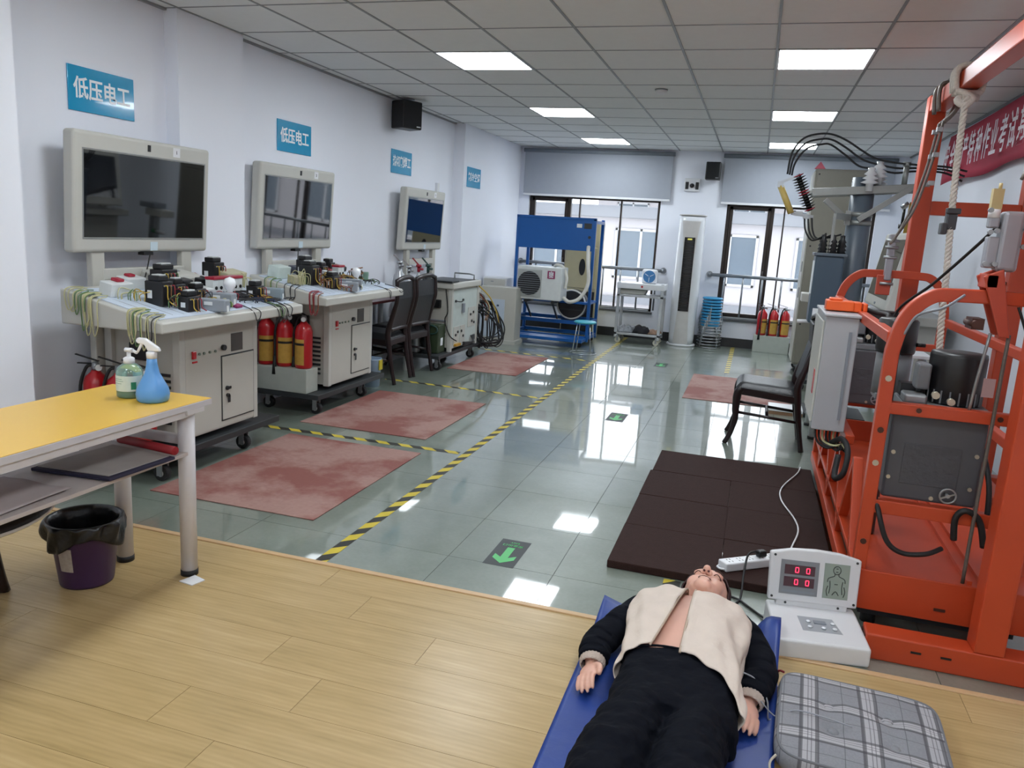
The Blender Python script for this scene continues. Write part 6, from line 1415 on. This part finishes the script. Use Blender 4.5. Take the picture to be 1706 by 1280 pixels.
# power strip with plug and leads
t = thing('power_strip', 'white multi-socket power strip lying on the brown rubber mat', 'power strip', (.13, 3.555, .041), .66)
MB().box(-.16, .16, -.032, .032, 0, .04).build('strip_body', WHITE, t, bevel=.006); MB().tube([(-.16, -.02, .012), (-.175, -.012, .012), (-.175, .012, .012), (-.16, .02, .012)], .005, 6, 4).build('hang_loop', WHITE, t)
for k in range(5):
    for (dx, dy) in ((-.008, .012), (.008, .012), (-.009, -.01), (.009, -.01)): MB().box(-.12 + .055 * k + dx - .002, -.12 + .055 * k + dx + .002, dy - .005, dy + .005, .0398, .0405).build('socket_slot', DARKBASE, t)
t = thing('power_plug', 'black plug with black lead inserted in the power strip', 'plug', (.17, 3.59, .082), .66)
MB().cb((0, 0, .016), (.045, .035, .03)).build('plug_body', BLACK, t, bevel=.008)
t = thing('plug_lead', 'black mains lead looping over the tiles from the plug to the control case', 'cable', (.1, 3.3, 0)); o = t.location
MB(o).tube([(.16, 3.58, .1), (.135, 3.55, .115), (.11, 3.5, .11), (.1, 3.4, .06), (.095, 3.28, .008), (.07, 3.2, .006), (.02, 3.17, .006), (-.01, 3.2, .006), (.02, 3.27, .006), (.08, 3.26, .006), (.13, 3.2, .006), (.17, 3.15, .006), (.2, 3.1, .012)], .0048, 7, 7).build('lead', BLACKR, t)
t = thing('white_cable', 'thin white cord running over the brown rubber mat to the control case', 'cord', (.35, 4.2, .041)); o = t.location
MB(o).tube([(.43, 5.36, .05), (.4, 5.2, .047), (.3, 4.85, .047), (.29, 4.6, .047), (.35, 4.3, .047), (.36, 4.1, .047), (.31, 3.8, .047), (.3, 3.55, .047), (.295, 3.4, .047)], .0045, 7, 7).build('cord_run', WHITE, t)
t = thing('manikin_lead', 'thin grey lead from the manikin wrist across to the plaid cushion', 'cord', (.2, 2.45, .0)); o = t.location
MB(o).tube([(.1, 2.5, .1), (.15, 2.47, .1), (.19, 2.43, .06), (.2, 2.4, .012), (.23, 2.46, .012), (.255, 2.56, .03), (.24, 2.62, .012), (.215, 2.58, .006)], .0028, 6, 7).build('lead', mat('grey_lead', '8c8f96', .5), t)
MB(o).tube([(.17, 2.4, .07), (.22, 2.38, .04), (.27, 2.37, .082), (.35, 2.35, .092), (.43, 2.33, .092)], .0022, 6, 6).build('lead', mat('grey_lead', '8c8f96', .5), t)
# ---------------------------------------------------------------- plaid cushion
def m_plaid():
    M, nt, b = base('grey_plaid_cloth', .9)
    tc = N(nt, 'ShaderNodeTexCoord'); sp = N(nt, 'ShaderNodeSeparateXYZ'); nt.links.new(tc.outputs['Object'], sp.inputs[0])
    def stripes(v, per, offs):
        f = mathn(nt, 'FRACT', mathn(nt, 'DIVIDE', mathn(nt, 'ADD', v, offs), per)); W_ = []; D_ = []
        def band(c, w_): return mathn(nt, 'LESS_THAN', mathn(nt, 'ABSOLUTE', mathn(nt, 'SUBTRACT', f, c)), w_)
        lt = band(.5, .13); dk = mathn(nt, 'ADD', band(.36, .032), band(.62, .032)); th = mathn(nt, 'ADD', band(.05, .007), mathn(nt, 'ADD', band(.47, .008), band(.53, .008)))
        return lt, dk, th
    lx, dx, tx_ = stripes(sp.outputs[0], .175, .06); ly, dy, ty = stripes(sp.outputs[1], .175, .03)
    nn = noise(nt, tc.outputs['Object'], 160, 3)
    c = mixc(nt, nn, '77787d', '8b8c91')
    c = mixc(nt, mathn(nt, 'MULTIPLY', lx, .45), c, 'c2bfc2'); c = mixc(nt, mathn(nt, 'MULTIPLY', ly, .45), c, 'c2bfc2')
    c = mixc(nt, mathn(nt, 'MULTIPLY', dx, .7), c, '3d3c41'); c = mixc(nt, mathn(nt, 'MULTIPLY', dy, .7), c, '3d3c41')
    c = mixc(nt, mathn(nt, 'MULTIPLY', tx_, .6), c, '4a494e'); c = mixc(nt, mathn(nt, 'MULTIPLY', ty, .6), c, '4a494e')
    nt.links.new(c, b.inputs['Base Color'])
    bp = N(nt, 'ShaderNodeBump'); bp.inputs['Strength'].default_value = .2; bp.inputs['Distance'].default_value = .005; nt.links.new(noise(nt, tc.outputs['Object'], 300, 2), bp.inputs['Height']); nt.links.new(bp.outputs[0], b.inputs['Normal'])
    return M
PLD = m_plaid()
t = thing('plaid_cushion', 'grey plaid seat cushion with tufted buttons on the wooden floor', 'cushion', (.462, 2.375, 0), -.06)
HX, HY = .245, .25; TUFT = [(-.09, .07), (.08, .07), (-.08, -.06), (.09, -.07)]
def outline(a):
    c, s = math.cos(a), math.sin(a); e = .28
    return Vector((HX * math.copysign(abs(c) ** e, c), HY * math.copysign(abs(s) ** e, s)))
def cush(u, v):
    a = 2 * math.pi * u; p = outline(a)
    if v < .28: q = v / .28; th = -1.35 + 2.5 * q; k = .93 + .07 * math.cos(th); z = .04 + .034 * math.sin(th)
    else: q = (v - .28) / .72; k = .95 * (1 - q); z = .0715 + .014 * math.sin(q * 1.57)
    x, y = p.x * k, p.y * k
    if v >= .28:
        for (tx0, ty0) in TUFT: z -= .016 * math.exp(-((x - tx0) ** 2 + (y - ty0) ** 2) / .0011)
        z += .003 * math.sin(26 * x + 3) * math.sin(23 * y)
    return (x, y, max(.002, z))
MB().surf(cush, 72, 40, True).build('cushion_body', PLD, t)
MB().tube([(outline(2 * math.pi * i / 60).x * .965, outline(2 * math.pi * i / 60).y * .965, .068) for i in range(60)], .0042, 6, closed=True).build('piping', mat('cushion_piping', '6d6e73', .9), t)
for (x, y) in TUFT: MB().lathe([(.0001, .062), (.017, .063), (.018, .067), (.012, .074), (.0001, .076)], (x, y, 0), 16).build('button', PLD, t)
MB().tube([(-.235, -.22, .05), (-.25, -.24, .03), (-.235, -.28, .006), (-.2, -.3, .004)], .004, 6, 5).build('tie', mat('tie_cord', 'b9b2a4', .9), t); MB().tube([(-.23, .24, .06), (-.245, .26, .05), (-.26, .25, .03)], .004, 6, 5).build('tie', mat('tie_red', '8c2a35', .9), t)
